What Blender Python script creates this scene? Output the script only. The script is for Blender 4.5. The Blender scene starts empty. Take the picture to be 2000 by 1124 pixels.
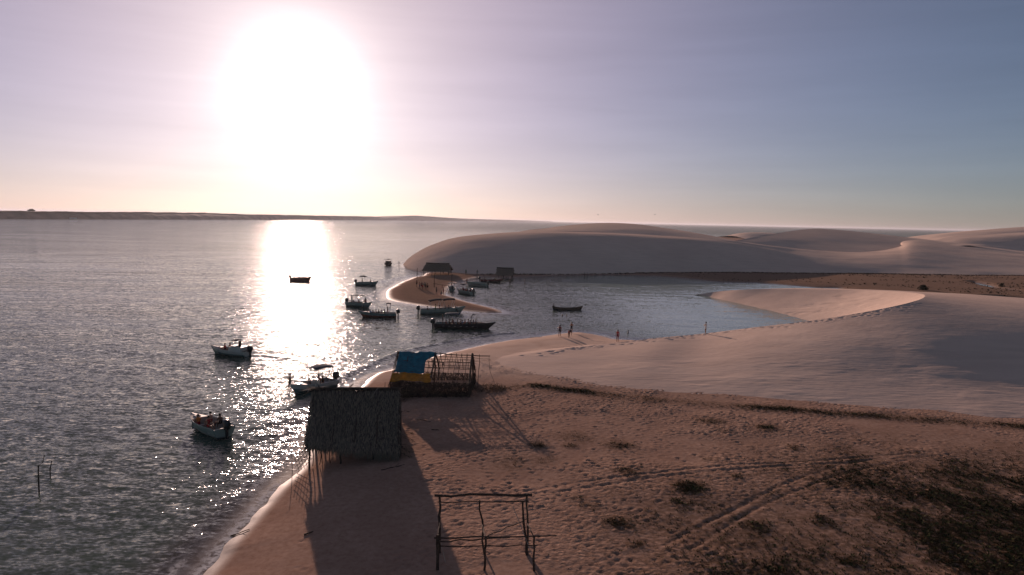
import bpy, bmesh, math, random
import numpy as np
from mathutils import Vector, Matrix
R = math.radians
scene = bpy.context.scene
COL = scene.collection

# ------------------------------------------------------------------ camera
cam_d = bpy.data.cameras.new('camera')
cam_d.sensor_width = 36.0
cam_d.lens = 36.0 * 1334.0 / 2000.0
cam_d.clip_start = 0.5
cam_d.clip_end = 200000.0
cam = bpy.data.objects.new('camera', cam_d)
COL.objects.link(cam)
_a, _p = R(1.22), R(5.607)
_r0, _u0 = Vector((1, 0, 0)), Vector((0, math.sin(_p), math.cos(_p)))
_f = Vector((0, math.cos(_p), -math.sin(_p)))
_r = _r0 * math.cos(_a) + _u0 * math.sin(_a)
_u = _u0 * math.cos(_a) - _r0 * math.sin(_a)
cam.matrix_world = Matrix(((_r.x, _u.x, -_f.x, 0), (_r.y, _u.y, -_f.y, 0), (_r.z, _u.z, -_f.z, 17.0), (0, 0, 0, 1)))
scene.camera = cam

# ------------------------------------------------------------------ sun and sky
SUN_EL, SUN_AZ = R(10.13), R(-17.4)          # azimuth measured from +Y towards +X
SUN = Vector((math.cos(SUN_EL) * math.sin(SUN_AZ), math.cos(SUN_EL) * math.cos(SUN_AZ), math.sin(SUN_EL)))
sd = bpy.data.lights.new('sun', 'SUN')
sd.energy = 4.9
sd.angle = R(0.5)
sd.color = (1.0, 0.70, 0.58)
sun = bpy.data.objects.new('sun', sd)
COL.objects.link(sun)
sun.rotation_euler = SUN.to_track_quat('Z', 'Y').to_euler()
sun.location = (-60, 200, 80)

world = bpy.data.worlds.new('World')
scene.world = world
world.use_nodes = True


class NT:
    """small helper to write node trees"""
    def __init__(self, tree):
        self.t = tree
        tree.nodes.clear()

    def n(self, kind, **kw):
        nd = self.t.nodes.new(kind)
        for k, v in kw.items():
            if k.startswith('i_'):
                key = k[2:]
                key = int(key) if key.isdigit() else key.replace('_', ' ')
                s = nd.inputs[key]
                if isinstance(v, bpy.types.NodeSocket):
                    self.t.links.new(v, s)
                else:
                    s.default_value = v
            else:
                setattr(nd, k, v)
        return nd

    def link(self, a, b):
        self.t.links.new(a, b)

    def val(self, s, socket):
        if isinstance(s, bpy.types.NodeSocket):
            self.t.links.new(s, socket)
        else:
            socket.default_value = s

    def m(self, op, a, b=None, c=None, clamp=False):
        nd = self.t.nodes.new('ShaderNodeMath')
        nd.operation = op
        nd.use_clamp = clamp
        for i, v in enumerate((a, b, c)):
            if v is not None:
                self.val(v, nd.inputs[i])
        return nd.outputs[0]

    def vm(self, op, a, b=None):
        nd = self.t.nodes.new('ShaderNodeVectorMath')
        nd.operation = op
        self.val(a, nd.inputs[0])
        if b is not None:
            self.val(b, nd.inputs['Scale'] if op == 'SCALE' else nd.inputs[1])
        return nd.outputs['Value'] if op in ('DOT_PRODUCT', 'LENGTH', 'DISTANCE') else nd.outputs[0]

    def mix(self, fac, a, b, mode='MIX'):
        nd = self.t.nodes.new('ShaderNodeMix')
        nd.data_type = 'RGBA'
        nd.blend_type = mode
        self.val(fac, nd.inputs[0])
        for v, i in ((a, 6), (b, 7)):
            if not isinstance(v, bpy.types.NodeSocket) and len(v) == 3:
                v = (*v, 1)
            self.val(v, nd.inputs[i])
        return nd.outputs[2]

    def ramp(self, fac, stops, interp='LINEAR'):
        nd = self.t.nodes.new('ShaderNodeValToRGB')
        cr = nd.color_ramp
        cr.interpolation = interp
        while len(cr.elements) < len(stops):
            cr.elements.new(0.5)
        for e, (p, c) in zip(cr.elements, stops):
            e.position = p
            e.color = (*c, 1) if len(c) == 3 else c
        self.val(fac, nd.inputs[0])
        return nd.outputs[0]

    def rng(self, v, a, b, c=0.0, d=1.0, smooth=False):
        nd = self.t.nodes.new('ShaderNodeMapRange')
        if smooth:
            nd.interpolation_type = 'SMOOTHSTEP'
        self.val(v, nd.inputs[0])
        for i, x in enumerate((a, b, c, d)):
            self.val(x, nd.inputs[i + 1])
        return nd.outputs[0]


w = NT(world.node_tree)
geo = w.n('ShaderNodeTexCoord')
dirv = w.vm('NORMALIZE', geo.outputs['Generated'])
sky = w.n('ShaderNodeTexSky', sky_type='NISHITA', sun_disc=False, sun_elevation=SUN_EL, sun_rotation=SUN_AZ,
          altitude=0.0, air_density=1.0, dust_density=0.12, ozone_density=4.5)
# hazy evening air: the bright aureole round the sun, one rule for the whole sky
cosang = w.vm('DOT_PRODUCT', dirv, tuple(SUN))
ang = w.m('ARCCOSINE', w.m('MINIMUM', cosang, 0.999999))
elev = w.m('ARCSINE', w.m('MAXIMUM', w.n('ShaderNodeSeparateXYZ', i_Vector=dirv).outputs[2], 0.0))


def falloff(deg, power=1.0):
    x = w.m('DIVIDE', ang, R(deg))
    if power != 1.0:
        x = w.m('POWER', x, power)
    return w.m('EXPONENT', w.m('MULTIPLY', x, -1.0))


low = w.m('MULTIPLY', falloff(40), w.m('EXPONENT', w.m('DIVIDE', elev, -R(6.0))))
glow = w.mix(1.0, sky.outputs[0], (0.48, 0.80, 0.88), 'MULTIPLY')
glow = w.mix(1.0, glow, (0.92, 0.74, 0.58), 'ADD')            # even veil of haze over the whole sky
for colr, fac in (((1.3, 1.25, 1.25), falloff(2.8, 1.3)), ((0.56, 0.48, 0.34), falloff(8)), ((0.30, 0.20, 0.135), falloff(18)),
                  ((0.23, 0.11, 0.13), falloff(30, 2.0)), ((0.54, 0.20, 0.28), low)):
    glow = w.mix(1.0, glow, w.vm('SCALE', tuple(20 * v for v in colr), fac), 'ADD')
# thin uneven veil: faint long streaks of high haze
mpc = w.n('ShaderNodeMapping', i_Vector=dirv, i_Scale=(2.2, 2.2, 26.0), i_Rotation=(R(4), R(-5), 0))
cir = w.n('ShaderNodeTexNoise', i_Vector=mpc.outputs[0], i_Scale=1.6, i_Detail=5.0, i_Roughness=0.55).outputs[0]
glow = w.vm('SCALE', glow, w.rng(cir, 0.30, 0.72, 0.965, 1.045))
bg = w.n('ShaderNodeBackground', i_Strength=0.05)
w.link(glow, bg.inputs['Color'])
wo = w.n('ShaderNodeOutputWorld')
w.link(bg.outputs[0], wo.inputs['Surface'])

vs = scene.view_settings
scene.display_settings.display_device = 'sRGB'
vs.view_transform = 'Standard'
vs.look = 'None'
vs.exposure = 0.14
vs.gamma = 1.0
vs.use_curve_mapping = False
scene.cycles.use_denoising = True
scene.cycles.max_bounces = 6
scene.cycles.diffuse_bounces = 2
scene.cycles.glossy_bounces = 3
scene.cycles.transparent_max_bounces = 8
scene.cycles.volume_bounces = 0
scene.cycles.sample_clamp_indirect = 4.0
scene.cycles.sample_clamp_direct = 220.0

# ------------------------------------------------------------------ helpers
def tag(o, label=None, cat=None, group=None, kind=None):
    if label: o['label'] = label
    if cat: o['category'] = cat
    if group: o['group'] = group
    if kind: o['kind'] = kind
    return o


def mesh_obj(name, verts, faces, mat=None, parent=None, smooth=False, mats=None, fmat=None):
    me = bpy.data.meshes.new(name)
    me.from_pydata([tuple(v) for v in verts], [], [tuple(f) for f in faces])
    for mm in (mats or ([mat] if mat else [])):
        me.materials.append(mm)
    if fmat is not None:
        me.polygons.foreach_set('material_index', list(fmat))
    if smooth:
        me.polygons.foreach_set('use_smooth', [True] * len(me.polygons))
    me.update()
    o = bpy.data.objects.new(name, me)
    COL.objects.link(o)
    if parent is not None:
        o.parent = parent
    return o


def empty(name, loc, rz=0.0, rx=0.0, ry=0.0):
    o = bpy.data.objects.new(name, None)
    o.empty_display_size = 0.3
    COL.objects.link(o)
    o.location = loc
    o.rotation_euler = (rx, ry, rz)
    return o


class MB:
    """collects shapes into one mesh"""
    def __init__(self):
        self.v, self.f = [], []

    def add(self, vs, fs):
        b = len(self.v)
        self.v += [tuple(v) for v in vs]
        self.f += [tuple(i + b for i in f) for f in fs]

    def box(self, c, s, rz=0.0):
        cx, cy, cz = c
        x, y, z = s[0] / 2, s[1] / 2, s[2] / 2
        cs, sn = math.cos(rz), math.sin(rz)
        vs = []
        for dz in (-z, z):
            for dx, dy in ((-x, -y), (x, -y), (x, y), (-x, y)):
                vs.append((cx + dx * cs - dy * sn, cy + dx * sn + dy * cs, cz + dz))
        self.add(vs, [(3, 2, 1, 0), (4, 5, 6, 7), (0, 1, 5, 4), (1, 2, 6, 5), (2, 3, 7, 6), (3, 0, 4, 7)])

    def tube(self, pts, rad, n=6, cap=True):
        """tube along points; rad a number or a list"""
        pts = [Vector(p) for p in pts]
        rr = rad if isinstance(rad, (list, tuple)) else [rad] * len(pts)
        vs, fs = [], []
        for i, p in enumerate(pts):
            d = (pts[min(i + 1, len(pts) - 1)] - pts[max(i - 1, 0)]).normalized()
            ref = Vector((0, 0, 1)) if abs(d.z) < 0.9 else Vector((1, 0, 0))
            a = d.cross(ref).normalized()
            b = d.cross(a).normalized()
            for k in range(n):
                t = 2 * math.pi * k / n
                vs.append(p + (a * math.cos(t) + b * math.sin(t)) * rr[i])
        for i in range(len(pts) - 1):
            for k in range(n):
                fs.append((i * n + k, i * n + (k + 1) % n, (i + 1) * n + (k + 1) % n, (i + 1) * n + k))
        if cap:
            fs.append(tuple(range(n)))
            fs.append(tuple(reversed(range((len(pts) - 1) * n, len(pts) * n))))
        self.add(vs, fs)

    def build(self, name, mat, parent=None, smooth=False):
        return mesh_obj(name, self.v, self.f, mat, parent, smooth)


rnd = random.Random(11)


def stick(a, b, r0, r1=None, wob=0.03, n=6, seg=5, rg=None):
    """an uneven branch between two points"""
    rg = rg or rnd
    a, b = Vector(a), Vector(b)
    r1 = r0 if r1 is None else r1
    L = (b - a).length
    pts, rad = [], []
    for i in range(seg + 1):
        t = i / seg
        j = 0 if i in (0, seg) else wob * min(1.0, L / 3)
        pts.append(a.lerp(b, t) + Vector((rg.uniform(-j, j), rg.uniform(-j, j), rg.uniform(-j, j))))
        rad.append((r0 + (r1 - r0) * t) * rg.uniform(0.85, 1.15))
    m = MB()
    m.tube(pts, rad, n)
    return m


# ------------------------------------------------------------------ materials
MAT = {}


def material(name):
    m = bpy.data.materials.new(name)
    m.use_nodes = True
    MAT[name] = m
    return m, NT(m.node_tree)


def finish(t, bsdf):
    o = t.n('ShaderNodeOutputMaterial')
    t.link(bsdf.outputs[0], o.inputs['Surface'])


def simple(name, col, rough=0.6, spec=0.3, var=0.25, scale=6.0, bump=0.0, bscale=30.0, metal=0.0, coat=0.0):
    m, t = material(name)
    tc = t.n('ShaderNodeTexCoord')
    nz = t.n('ShaderNodeTexNoise', i_Vector=tc.outputs['Object'], i_Scale=scale, i_Detail=4.0)
    c = t.mix(t.rng(nz.outputs[0], 0.3, 0.7), tuple(x * (1 - var) for x in col), tuple(min(1, x * (1 + var)) for x in col))
    b = t.n('ShaderNodeBsdfPrincipled', i_Roughness=rough, i_Metallic=metal)
    b.inputs['Specular IOR Level'].default_value = spec
    b.inputs['Coat Weight'].default_value = coat
    t.link(c, b.inputs['Base Color'])
    if bump:
        n2 = t.n('ShaderNodeTexNoise', i_Vector=tc.outputs['Object'], i_Scale=bscale, i_Detail=3.0)
        bp = t.n('ShaderNodeBump', i_Strength=0.8, i_Distance=bump, i_Height=n2.outputs[0])
        t.link(bp.outputs[0], b.inputs['Normal'])
    finish(t, b)
    return m


def sand_material():
    """beach sand: colour by cover of litter, dry plants and painted vignette (attribute), wet and dark by the water (attribute)"""
    m, t = material('beach sand')
    g = t.n('ShaderNodeNewGeometry')
    pos = g.outputs['Position']
    wet = t.n('ShaderNodeAttribute', attribute_name='wet').outputs['Fac']
    veg_vignette = t.n('ShaderNodeAttribute', attribute_name='veg_vignette').outputs['Fac']
    mud = t.n('ShaderNodeAttribute', attribute_name='mud').outputs['Fac']
    n1 = t.n('ShaderNodeTexNoise', i_Vector=pos, i_Scale=0.35, i_Detail=6.0).outputs[0]
    n2 = t.n('ShaderNodeTexNoise', i_Vector=pos, i_Scale=3.2, i_Detail=6.0, i_Roughness=0.65).outputs[0]
    n3 = t.n('ShaderNodeTexNoise', i_Vector=pos, i_Scale=14.0, i_Detail=3.0).outputs[0]
    base = t.mix(t.rng(n1, 0.3, 0.7), (0.34, 0.220, 0.167), (0.43, 0.29, 0.222))
    base = t.mix(t.rng(n2, 0.35, 0.75), base, (0.27, 0.165, 0.118))
    pale = t.n('ShaderNodeAttribute', attribute_name='pale').outputs['Fac']
    base = t.mix(t.m('MULTIPLY', pale, t.rng(n1, 0.25, 0.55, 0.6, 1.0)), base, (0.58, 0.435, 0.35))
    grit = t.m('MULTIPLY', t.rng(n3, 0.62, 0.70), t.rng(n2, 0.45, 0.65))
    base = t.mix(t.m('MULTIPLY', grit, 0.6), base, (0.10, 0.065, 0.045))
    # dry litter and creeping stems, plus the painted vignette of the foreground
    vmask = t.m('MULTIPLY', t.m('MULTIPLY', veg_vignette, 1.25), t.rng(n2, 0.25, 0.55), clamp=True)
    base = t.mix(vmask, base, t.mix(n3, (0.045, 0.028, 0.015), (0.10, 0.062, 0.033)))
    base = t.mix(t.m('MULTIPLY', mud, t.rng(n2, 0.15, 0.5)), base, (0.21, 0.14, 0.10))
    base = t.mix(wet, base, (0.17, 0.115, 0.095))
    b = t.n('ShaderNodeBsdfPrincipled')
    t.link(base, b.inputs['Base Color'])
    t.link(t.rng(wet, 0.0, 1.0, 0.92, 0.55), b.inputs['Roughness'])
    t.link(t.rng(wet, 0.0, 1.0, 0.0, 0.35), b.inputs['Specular IOR Level'])
    nf = t.n('ShaderNodeTexNoise', i_Vector=pos, i_Scale=4.2, i_Detail=5.0, i_Roughness=0.62).outputs[0]
    vo = t.n('ShaderNodeTexVoronoi', i_Vector=pos, i_Scale=3.3, feature='SMOOTH_F1').outputs[0]
    rough = t.n('ShaderNodeAttribute', attribute_name='trod').outputs['Fac']
    h = t.m('ADD', t.m('MULTIPLY', nf, 0.065), t.m('MULTIPLY', t.rng(vo, 0.0, 0.42), 0.030))
    h = t.m('MULTIPLY', h, t.m('ADD', rough, 0.05))
    bp = t.n('ShaderNodeBump', i_Strength=1.0, i_Distance=1.0, i_Height=h)
    t.link(bp.outputs[0], b.inputs['Normal'])
    finish(t, b)
    return m


def dune_material():
    m, t = material('dune sand')
    g = t.n('ShaderNodeNewGeometry')
    pos = g.outputs['Position']
    n1 = t.n('ShaderNodeTexNoise', i_Vector=pos, i_Scale=0.06, i_Detail=4.0).outputs[0]
    mp = t.n('ShaderNodeMapping', i_Vector=pos, i_Scale=(0.10, 0.5, 2.0), i_Rotation=(0, 0, R(-8)))
    n2 = t.n('ShaderNodeTexNoise', i_Vector=mp.outputs[0], i_Scale=1.0, i_Detail=5.0).outputs[0]
    base = t.mix(t.rng(n1, 0.3, 0.7), (0.63, 0.48, 0.395), (0.69, 0.535, 0.44))
    base = t.mix(t.rng(n2, 0.42, 0.75, 0.0, 0.5), base, (0.53, 0.40, 0.325))
    b = t.n('ShaderNodeBsdfPrincipled', i_Roughness=0.95)
    b.inputs['Specular IOR Level'].default_value = 0.0
    t.link(base, b.inputs['Base Color'])
    wv = t.n('ShaderNodeTexNoise', i_Vector=mp.outputs[0], i_Scale=5.0, i_Detail=3.0).outputs[0]
    nf = t.n('ShaderNodeTexNoise', i_Vector=pos, i_Scale=1.2, i_Detail=5.0).outputs[0]
    h = t.m('ADD', t.m('MULTIPLY', wv, 0.030), t.m('MULTIPLY', nf, 0.022))
    bp = t.n('ShaderNodeBump', i_Strength=1.0, i_Distance=1.0, i_Height=h)
    t.link(bp.outputs[0], b.inputs['Normal'])
    finish(t, b)
    return m


def water_material():
    m, t = material('sea water')
    g = t.n('ShaderNodeNewGeometry')
    pos = g.outputs['Position']
    shal = t.n('ShaderNodeAttribute', attribute_name='shallow').outputs['Fac']
    calm = t.n('ShaderNodeAttribute', attribute_name='calm').outputs['Fac']

    def waves(scale, sx, sy, rot, detail, seed):
        mp = t.n('ShaderNodeMapping', i_Vector=pos, i_Scale=(sx, sy, 1.0), i_Rotation=(0, 0, rot), i_Location=(seed, seed * 1.7, 0))
        nz = t.n('ShaderNodeTexNoise', i_Vector=mp.outputs[0], i_Scale=scale, i_Detail=detail, i_Roughness=0.55)
        return t.vm('SUBTRACT', nz.outputs['Color'], (0.5, 0.5, 0.5))

    big = waves(0.7, 0.38, 1.0, R(-12), 2.0, 3.1)
    mid = waves(2.6, 0.42, 1.0, R(9), 2.0, 7.7)
    sml = waves(6.5, 0.55, 1.0, R(-4), 3.0, 1.3)
    sl = t.vm('ADD', t.vm('ADD', t.vm('MULTIPLY', big, (0.16, 0.22, 0.0)), t.vm('MULTIPLY', mid, (0.95, 0.66, 0.0))),
              t.vm('MULTIPLY', sml, (1.15, 0.76, 0.0)))
    # gusts: rougher and smoother patches
    mpg = t.n('ShaderNodeMapping', i_Vector=pos, i_Scale=(0.012, 0.04, 1.0), i_Rotation=(0, 0, R(-10)))
    gust = t.n('ShaderNodeTexNoise', i_Vector=mpg.outputs[0], i_Scale=1.0, i_Detail=3.0).outputs[0]
    amp = t.m('MULTIPLY', t.rng(gust, 0.3, 0.7, 0.62, 1.25), t.rng(calm, 0.0, 1.0, 1.0, 0.24))
    ocean = t.n('ShaderNodeAttribute', attribute_name='ocean').outputs['Fac']
    amp = t.m('MULTIPLY', amp, t.rng(ocean, 0.0, 1.0, 1.0, 1.9))
    amp = t.m('MULTIPLY', amp, t.rng(shal, 0.55, 1.0, 1.0, 0.25))
    nrm = t.vm('NORMALIZE', t.vm('ADD', t.vm('SCALE', sl, amp), g.outputs['Normal']))
    deep = t.mix(t.rng(gust, 0.3, 0.7), (0.052, 0.076, 0.058), (0.070, 0.094, 0.072))
    deep = t.mix(calm, deep, (0.225, 0.29, 0.25))
    deep = t.mix(t.rng(shal, 0.0, 0.6), deep, (0.085, 0.082, 0.07))
    body = t.n('ShaderNodeBsdfDiffuse', i_Color=deep)
    clear = t.n('ShaderNodeBsdfTransparent', i_Color=(0.82, 0.80, 0.76, 1))
    under = t.n('ShaderNodeMixShader', i_0=t.rng(shal, 0.45, 0.97))
    t.link(body.outputs[0], under.inputs[1])
    t.link(clear.outputs[0], under.inputs[2])
    gl = t.n('ShaderNodeBsdfGlossy', i_Roughness=0.045, i_Color=(1, 1, 1, 1))
    t.link(nrm, gl.inputs['Normal'])
    fr = t.n('ShaderNodeFresnel', i_IOR=1.33)
    t.link(nrm, fr.inputs['Normal'])
    sh = t.n('ShaderNodeMixShader')
    # facets leaning away hide behind their neighbours: an open sea mirrors less than its flat Fresnel
    t.link(t.m('MULTIPLY', t.m('MULTIPLY', fr.outputs[0], t.rng(calm, 0.0, 1.0, 0.78, 1.0)), t.rng(ocean, 0.0, 1.0, 1.0, 0.55)), sh.inputs[0])
    t.link(under.outputs[0], sh.inputs[1])
    t.link(gl.outputs[0], sh.inputs[2])
    # thin foam lace where the swash runs out
    foam = t.n('ShaderNodeAttribute', attribute_name='foam').outputs['Fac']
    nzf = t.n('ShaderNodeTexNoise', i_Vector=pos, i_Scale=2.4, i_Detail=6.0, i_Roughness=0.7).outputs[0]
    fm = t.m('MULTIPLY', foam, t.rng(nzf, 0.42, 0.54), clamp=True)
    fd = t.n('ShaderNodeBsdfDiffuse', i_Color=(0.75, 0.74, 0.72, 1))
    out = t.n('ShaderNodeMixShader')
    t.link(t.m('MULTIPLY', fm, 0.85), out.inputs[0])
    t.link(sh.outputs[0], out.inputs[1])
    t.link(fd.outputs[0], out.inputs[2])
    finish(t, out)
    return m


SAND, DUNE, WATER = sand_material(), dune_material(), water_material()
simple('far land', (0.21, 0.135, 0.105), rough=0.95, spec=0.05, var=0.45, scale=0.03)
simple('thatch pale', (0.33, 0.26, 0.19), rough=0.85, spec=0.15, var=0.3, scale=9.0)
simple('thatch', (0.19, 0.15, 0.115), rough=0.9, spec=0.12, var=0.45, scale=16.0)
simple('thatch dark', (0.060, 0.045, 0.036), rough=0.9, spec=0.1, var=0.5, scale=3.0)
simple('weathered pole', (0.075, 0.050, 0.038), rough=0.85, spec=0.15, var=0.4, scale=8.0, bump=0.01)
simple('pale stick', (0.40, 0.33, 0.27), rough=0.8, spec=0.15, var=0.2)
simple('dead palm', (0.14, 0.095, 0.060), rough=0.9, spec=0.1, var=0.4)

# ------------------------------------------------------------------ terrain maths
def axis(*segs):
    out = []
    for a, b, n in segs:
        out.append(np.linspace(a, b, n, endpoint=False))
    out.append(np.array([segs[-1][1]]))
    return np.concatenate(out)


def vnoise(x, y, seed=0):
    """smooth value noise in 0..1"""
    xi, yi = np.floor(x).astype(np.int64), np.floor(y).astype(np.int64)
    fx, fy = x - xi, y - yi
    fx, fy = fx * fx * (3 - 2 * fx), fy * fy * (3 - 2 * fy)

    def h(i, j):
        v = (i * 374761393 + j * 668265263 + seed * 1442695041) & 0x7fffffff
        v = ((v ^ (v >> 13)) * 1274126177) & 0x7fffffff
        return ((v ^ (v >> 16)) & 0xffff) / 65535.0
    a, b, c, d = h(xi, yi), h(xi + 1, yi), h(xi, yi + 1), h(xi + 1, yi + 1)
    return (a * (1 - fx) + b * fx) * (1 - fy) + (c * (1 - fx) + d * fx) * fy


def fbm(x, y, s, seed=0, oct=4):
    v, amp, tot = 0.0, 1.0, 0.0
    for k in range(oct):
        v = v + amp * vnoise(x / s * 2 ** k, y / s * 2 ** k, seed + k)
        tot += amp
        amp *= 0.5
    return v / tot


def seg_dist(x, y, pts, closed=False):
    pts = np.array(pts, float)[:, :2]
    n = len(pts)
    d2 = np.full(x.shape, 1e18)
    for i in range(n if closed else n - 1):
        a, b = pts[i], pts[(i + 1) % n]
        e = b - a
        t = np.clip(((x - a[0]) * e[0] + (y - a[1]) * e[1]) / (e @ e + 1e-12), 0, 1)
        d2 = np.minimum(d2, (x - a[0] - t * e[0]) ** 2 + (y - a[1] - t * e[1]) ** 2)
    return np.sqrt(d2)


def inside(x, y, pts):
    pts = np.array(pts, float)[:, :2]
    r = np.zeros(x.shape, bool)
    n = len(pts)
    for i in range(n):
        (x0, y0), (x1, y1) = pts[i], pts[(i + 1) % n]
        if y0 == y1:
            continue
        c = ((y0 > y) != (y1 > y)) & (x < (x1 - x0) * (y - y0) / (y1 - y0) + x0)
        r ^= c
    return r


def sstep(a, b, v):
    t = np.clip((v - a) / (b - a), 0, 1)
    return t * t * (3 - 2 * t)


def smooth_line(pts, n=6):
    """Catmull-Rom through the points"""
    P = np.array(pts, float)
    Q = np.vstack([2 * P[0] - P[1], P, 2 * P[-1] - P[-2]])
    out = []
    for i in range(1, len(Q) - 2):
        for t in np.linspace(0, 1, n, endpoint=False):
            p0, p1, p2, p3 = Q[i - 1], Q[i], Q[i + 1], Q[i + 2]
            out.append(0.5 * ((2 * p1) + (-p0 + p2) * t + (2 * p0 - 5 * p1 + 4 * p2 - p3) * t * t + (-p0 + 3 * p1 - 3 * p2 + p3) * t ** 3))
    out.append(P[-1])
    return np.array(out)


# the shoreline, walked from the near beach round the lagoon, the sand spit and the back dunes
SHORE_NEAR = [(-14.0, -40, 0), (-14.2, 10, 0), (-14.23, 30.78, -0.00), (-14.33, 32.71, 0.00), (-14.32, 35.25, 0.00), (-14.31, 40.84, 0.00), (-14.02, 44.81, 0.00), (-14.50, 48.40, 0.00), (-15.27, 56.07, 0.00), (-15.19, 64.98, 0.00),
              (-15.01, 67.04, 0.00), (-14.67, 73.01, 0.00), (-13.07, 76.00, 0.00), (-9.34, 83.41, 0.00), (-5.28, 89.68, 0.00), (-1.28, 94.79, 0.00), (3.15, 98.71, 0.00), (6.72, 101.87, 0.00), (10.00, 103.95, 0.00), (13.33, 102.25, 0.00), (15.10, 98.45, 0.00)]
SHORE_DUNE = [(24, 97, 0), (34, 100, 0), (43, 108, 0), (56, 118, 0), (64, 132, 0), (68, 150, 0), (74, 168, 0), (88, 184, 0)]
SHORE_LAGOON = [(92.36, 191.81, 0.00), (86.69, 192.05, 0.00), (82.40, 195.63, 0.00), (73.32, 203.22, 0.00), (61.81, 205.62, 0.00), (56.05, 213.28, 0.00), (48.10, 221.06, 0.00), (33.17, 221.24, 0.00), (16.06, 214.65, 0.00), (-0.07, 204.65, 0.00),
                (-5.42, 203.28, 0.00), (-9.28, 204.14, 0.00), (-12.48, 194.39, 0.00), (-14.58, 184.17, 0.00), (-15.59, 172.42, 0.00), (-15.41, 159.92, 0.00), (-14.78, 152.30, 0.00), (-13.48, 149.44, 0.00), (-10.15, 142.35, 0.00), (-6.05, 135.24, 0.00), (-2.84, 129.47, 0.00), (-1.31, 124.64, 0.00)]
SHORE_SPIT = [(-4.60, 124.47, 0.00), (-9.50, 126.90, 0.00), (-14.71, 130.56, 0.00), (-20.36, 135.25, 0.00), (-24.88, 140.57, 0.00), (-27.56, 148.76, 0.00), (-29.18, 159.41, 0.00), (-29.63, 174.78, 0.00), (-28.94, 191.99, 0.00), (-27.95, 199.29, 0.00), (-26.59, 201.49, 0.00), (-27.44, 215.21, 0.00), (-30.76, 227.78, 0.00), (-35.27, 233.80, 0.00), (-40.19, 251.35, 0.00)]
SHORE_BACK = [(-39, 264, 0), (-20, 310, 0), (30, 400, 0), (140, 700, 0), (330, 1050, 0), (900, 1180, 0), (1900, 1000, 0), (1900, -40, 0)]
LAND = np.vstack([smooth_line(SHORE_NEAR), smooth_line(SHORE_DUNE), smooth_line(SHORE_LAGOON), smooth_line(SHORE_SPIT), np.array(SHORE_BACK, float)])
POOLS = [smooth_line([(150.93, 223.29, 0.50), (149.88, 215.66, 0.50), (143.90, 202.54, 0.50), (143.23, 193.32, 0.50), (142.68, 197.64, 0.50), (143.83, 205.74, 0.50), (150.93, 223.29, 0.50)], 4),
         smooth_line([(117.18, 170.01, 0.50), (125.81, 174.02, 0.50), (132.64, 159.95, 0.50), (123.68, 149.00, 0.50), (117.39, 157.25, 0.50), (117.18, 170.01, 0.50)], 4)]


def shore_sd(x, y):
    d = seg_dist(x, y, LAND, True)
    return np.where(inside(x, y, LAND), d, -d)


def ground_base(x, y, sdv):
    wob = (fbm(x, y, 9.0, 5) - 0.5)
    s = sdv + wob * np.clip(0.25 + np.abs(y - 60) / 200.0, 0, 1.2)
    s = s + (fbm(x, y, 2.6, 6, 3) - 0.5) * np.where((y > 24) & (y < 270), 0.55, 0.0)
    up = 0.95 * (1 - np.exp(-np.maximum(s, 0) / 3.6))
    up = np.where(y > 110, up * 0.62, up)
    dn = -np.minimum(1.8, 0.16 * np.maximum(-s, 0))
    z = np.where(s > 0, up, dn)
    z = z + np.where(s > 2, (fbm(x, y, 14.0, 9) - 0.5) * 0.22 * sstep(2, 9, s), 0)
    for P in POOLS:
        d = np.where(inside(x, y, P), -1.0, 1.0) * seg_dist(x, y, P, True)
        z = z - 0.9 * sstep(2.5, -1.0, d)
    return z


TRACKS = [[(8.0, 36.6, 0), (2.12, 39.91, 0.90), (6.73, 41.82, 0.90), (13.89, 44.13, 0.90), (19.86, 45.36, 0.90), (26.33, 46.98, 0.90), (34.13, 48.88, 0.90), (45.57, 51.25, 0.90)],
          [(1.65, 38.88, 0.90), (5.91, 40.52, 0.90), (10.05, 42.18, 0.90), (17.35, 44.24, 0.90), (22.65, 45.33, 0.90), (29.21, 46.95, 0.90), (44.92, 50.49, 0.90)],
          [(7.97, 32.81, 0.90), (9.34, 34.17, 0.90), (13.94, 38.27, 0.90), (17.15, 41.14, 0.90), (20.73, 43.78, 0.90), (25.19, 46.18, 0.90), (34.77, 49.84, 0.90)],
          [(8.78, 31.95, 0.90), (10.26, 33.63, 0.90), (14.29, 37.59, 0.90), (17.79, 40.37, 0.90), (21.59, 43.11, 0.90), (27.23, 46.00, 0.90), (36.44, 49.48, 0.90)]]
TRACKS[0][0] = (0.41, 39.20, 0.90)
TRACKS = [smooth_line(t, 5) for t in TRACKS]

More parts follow.
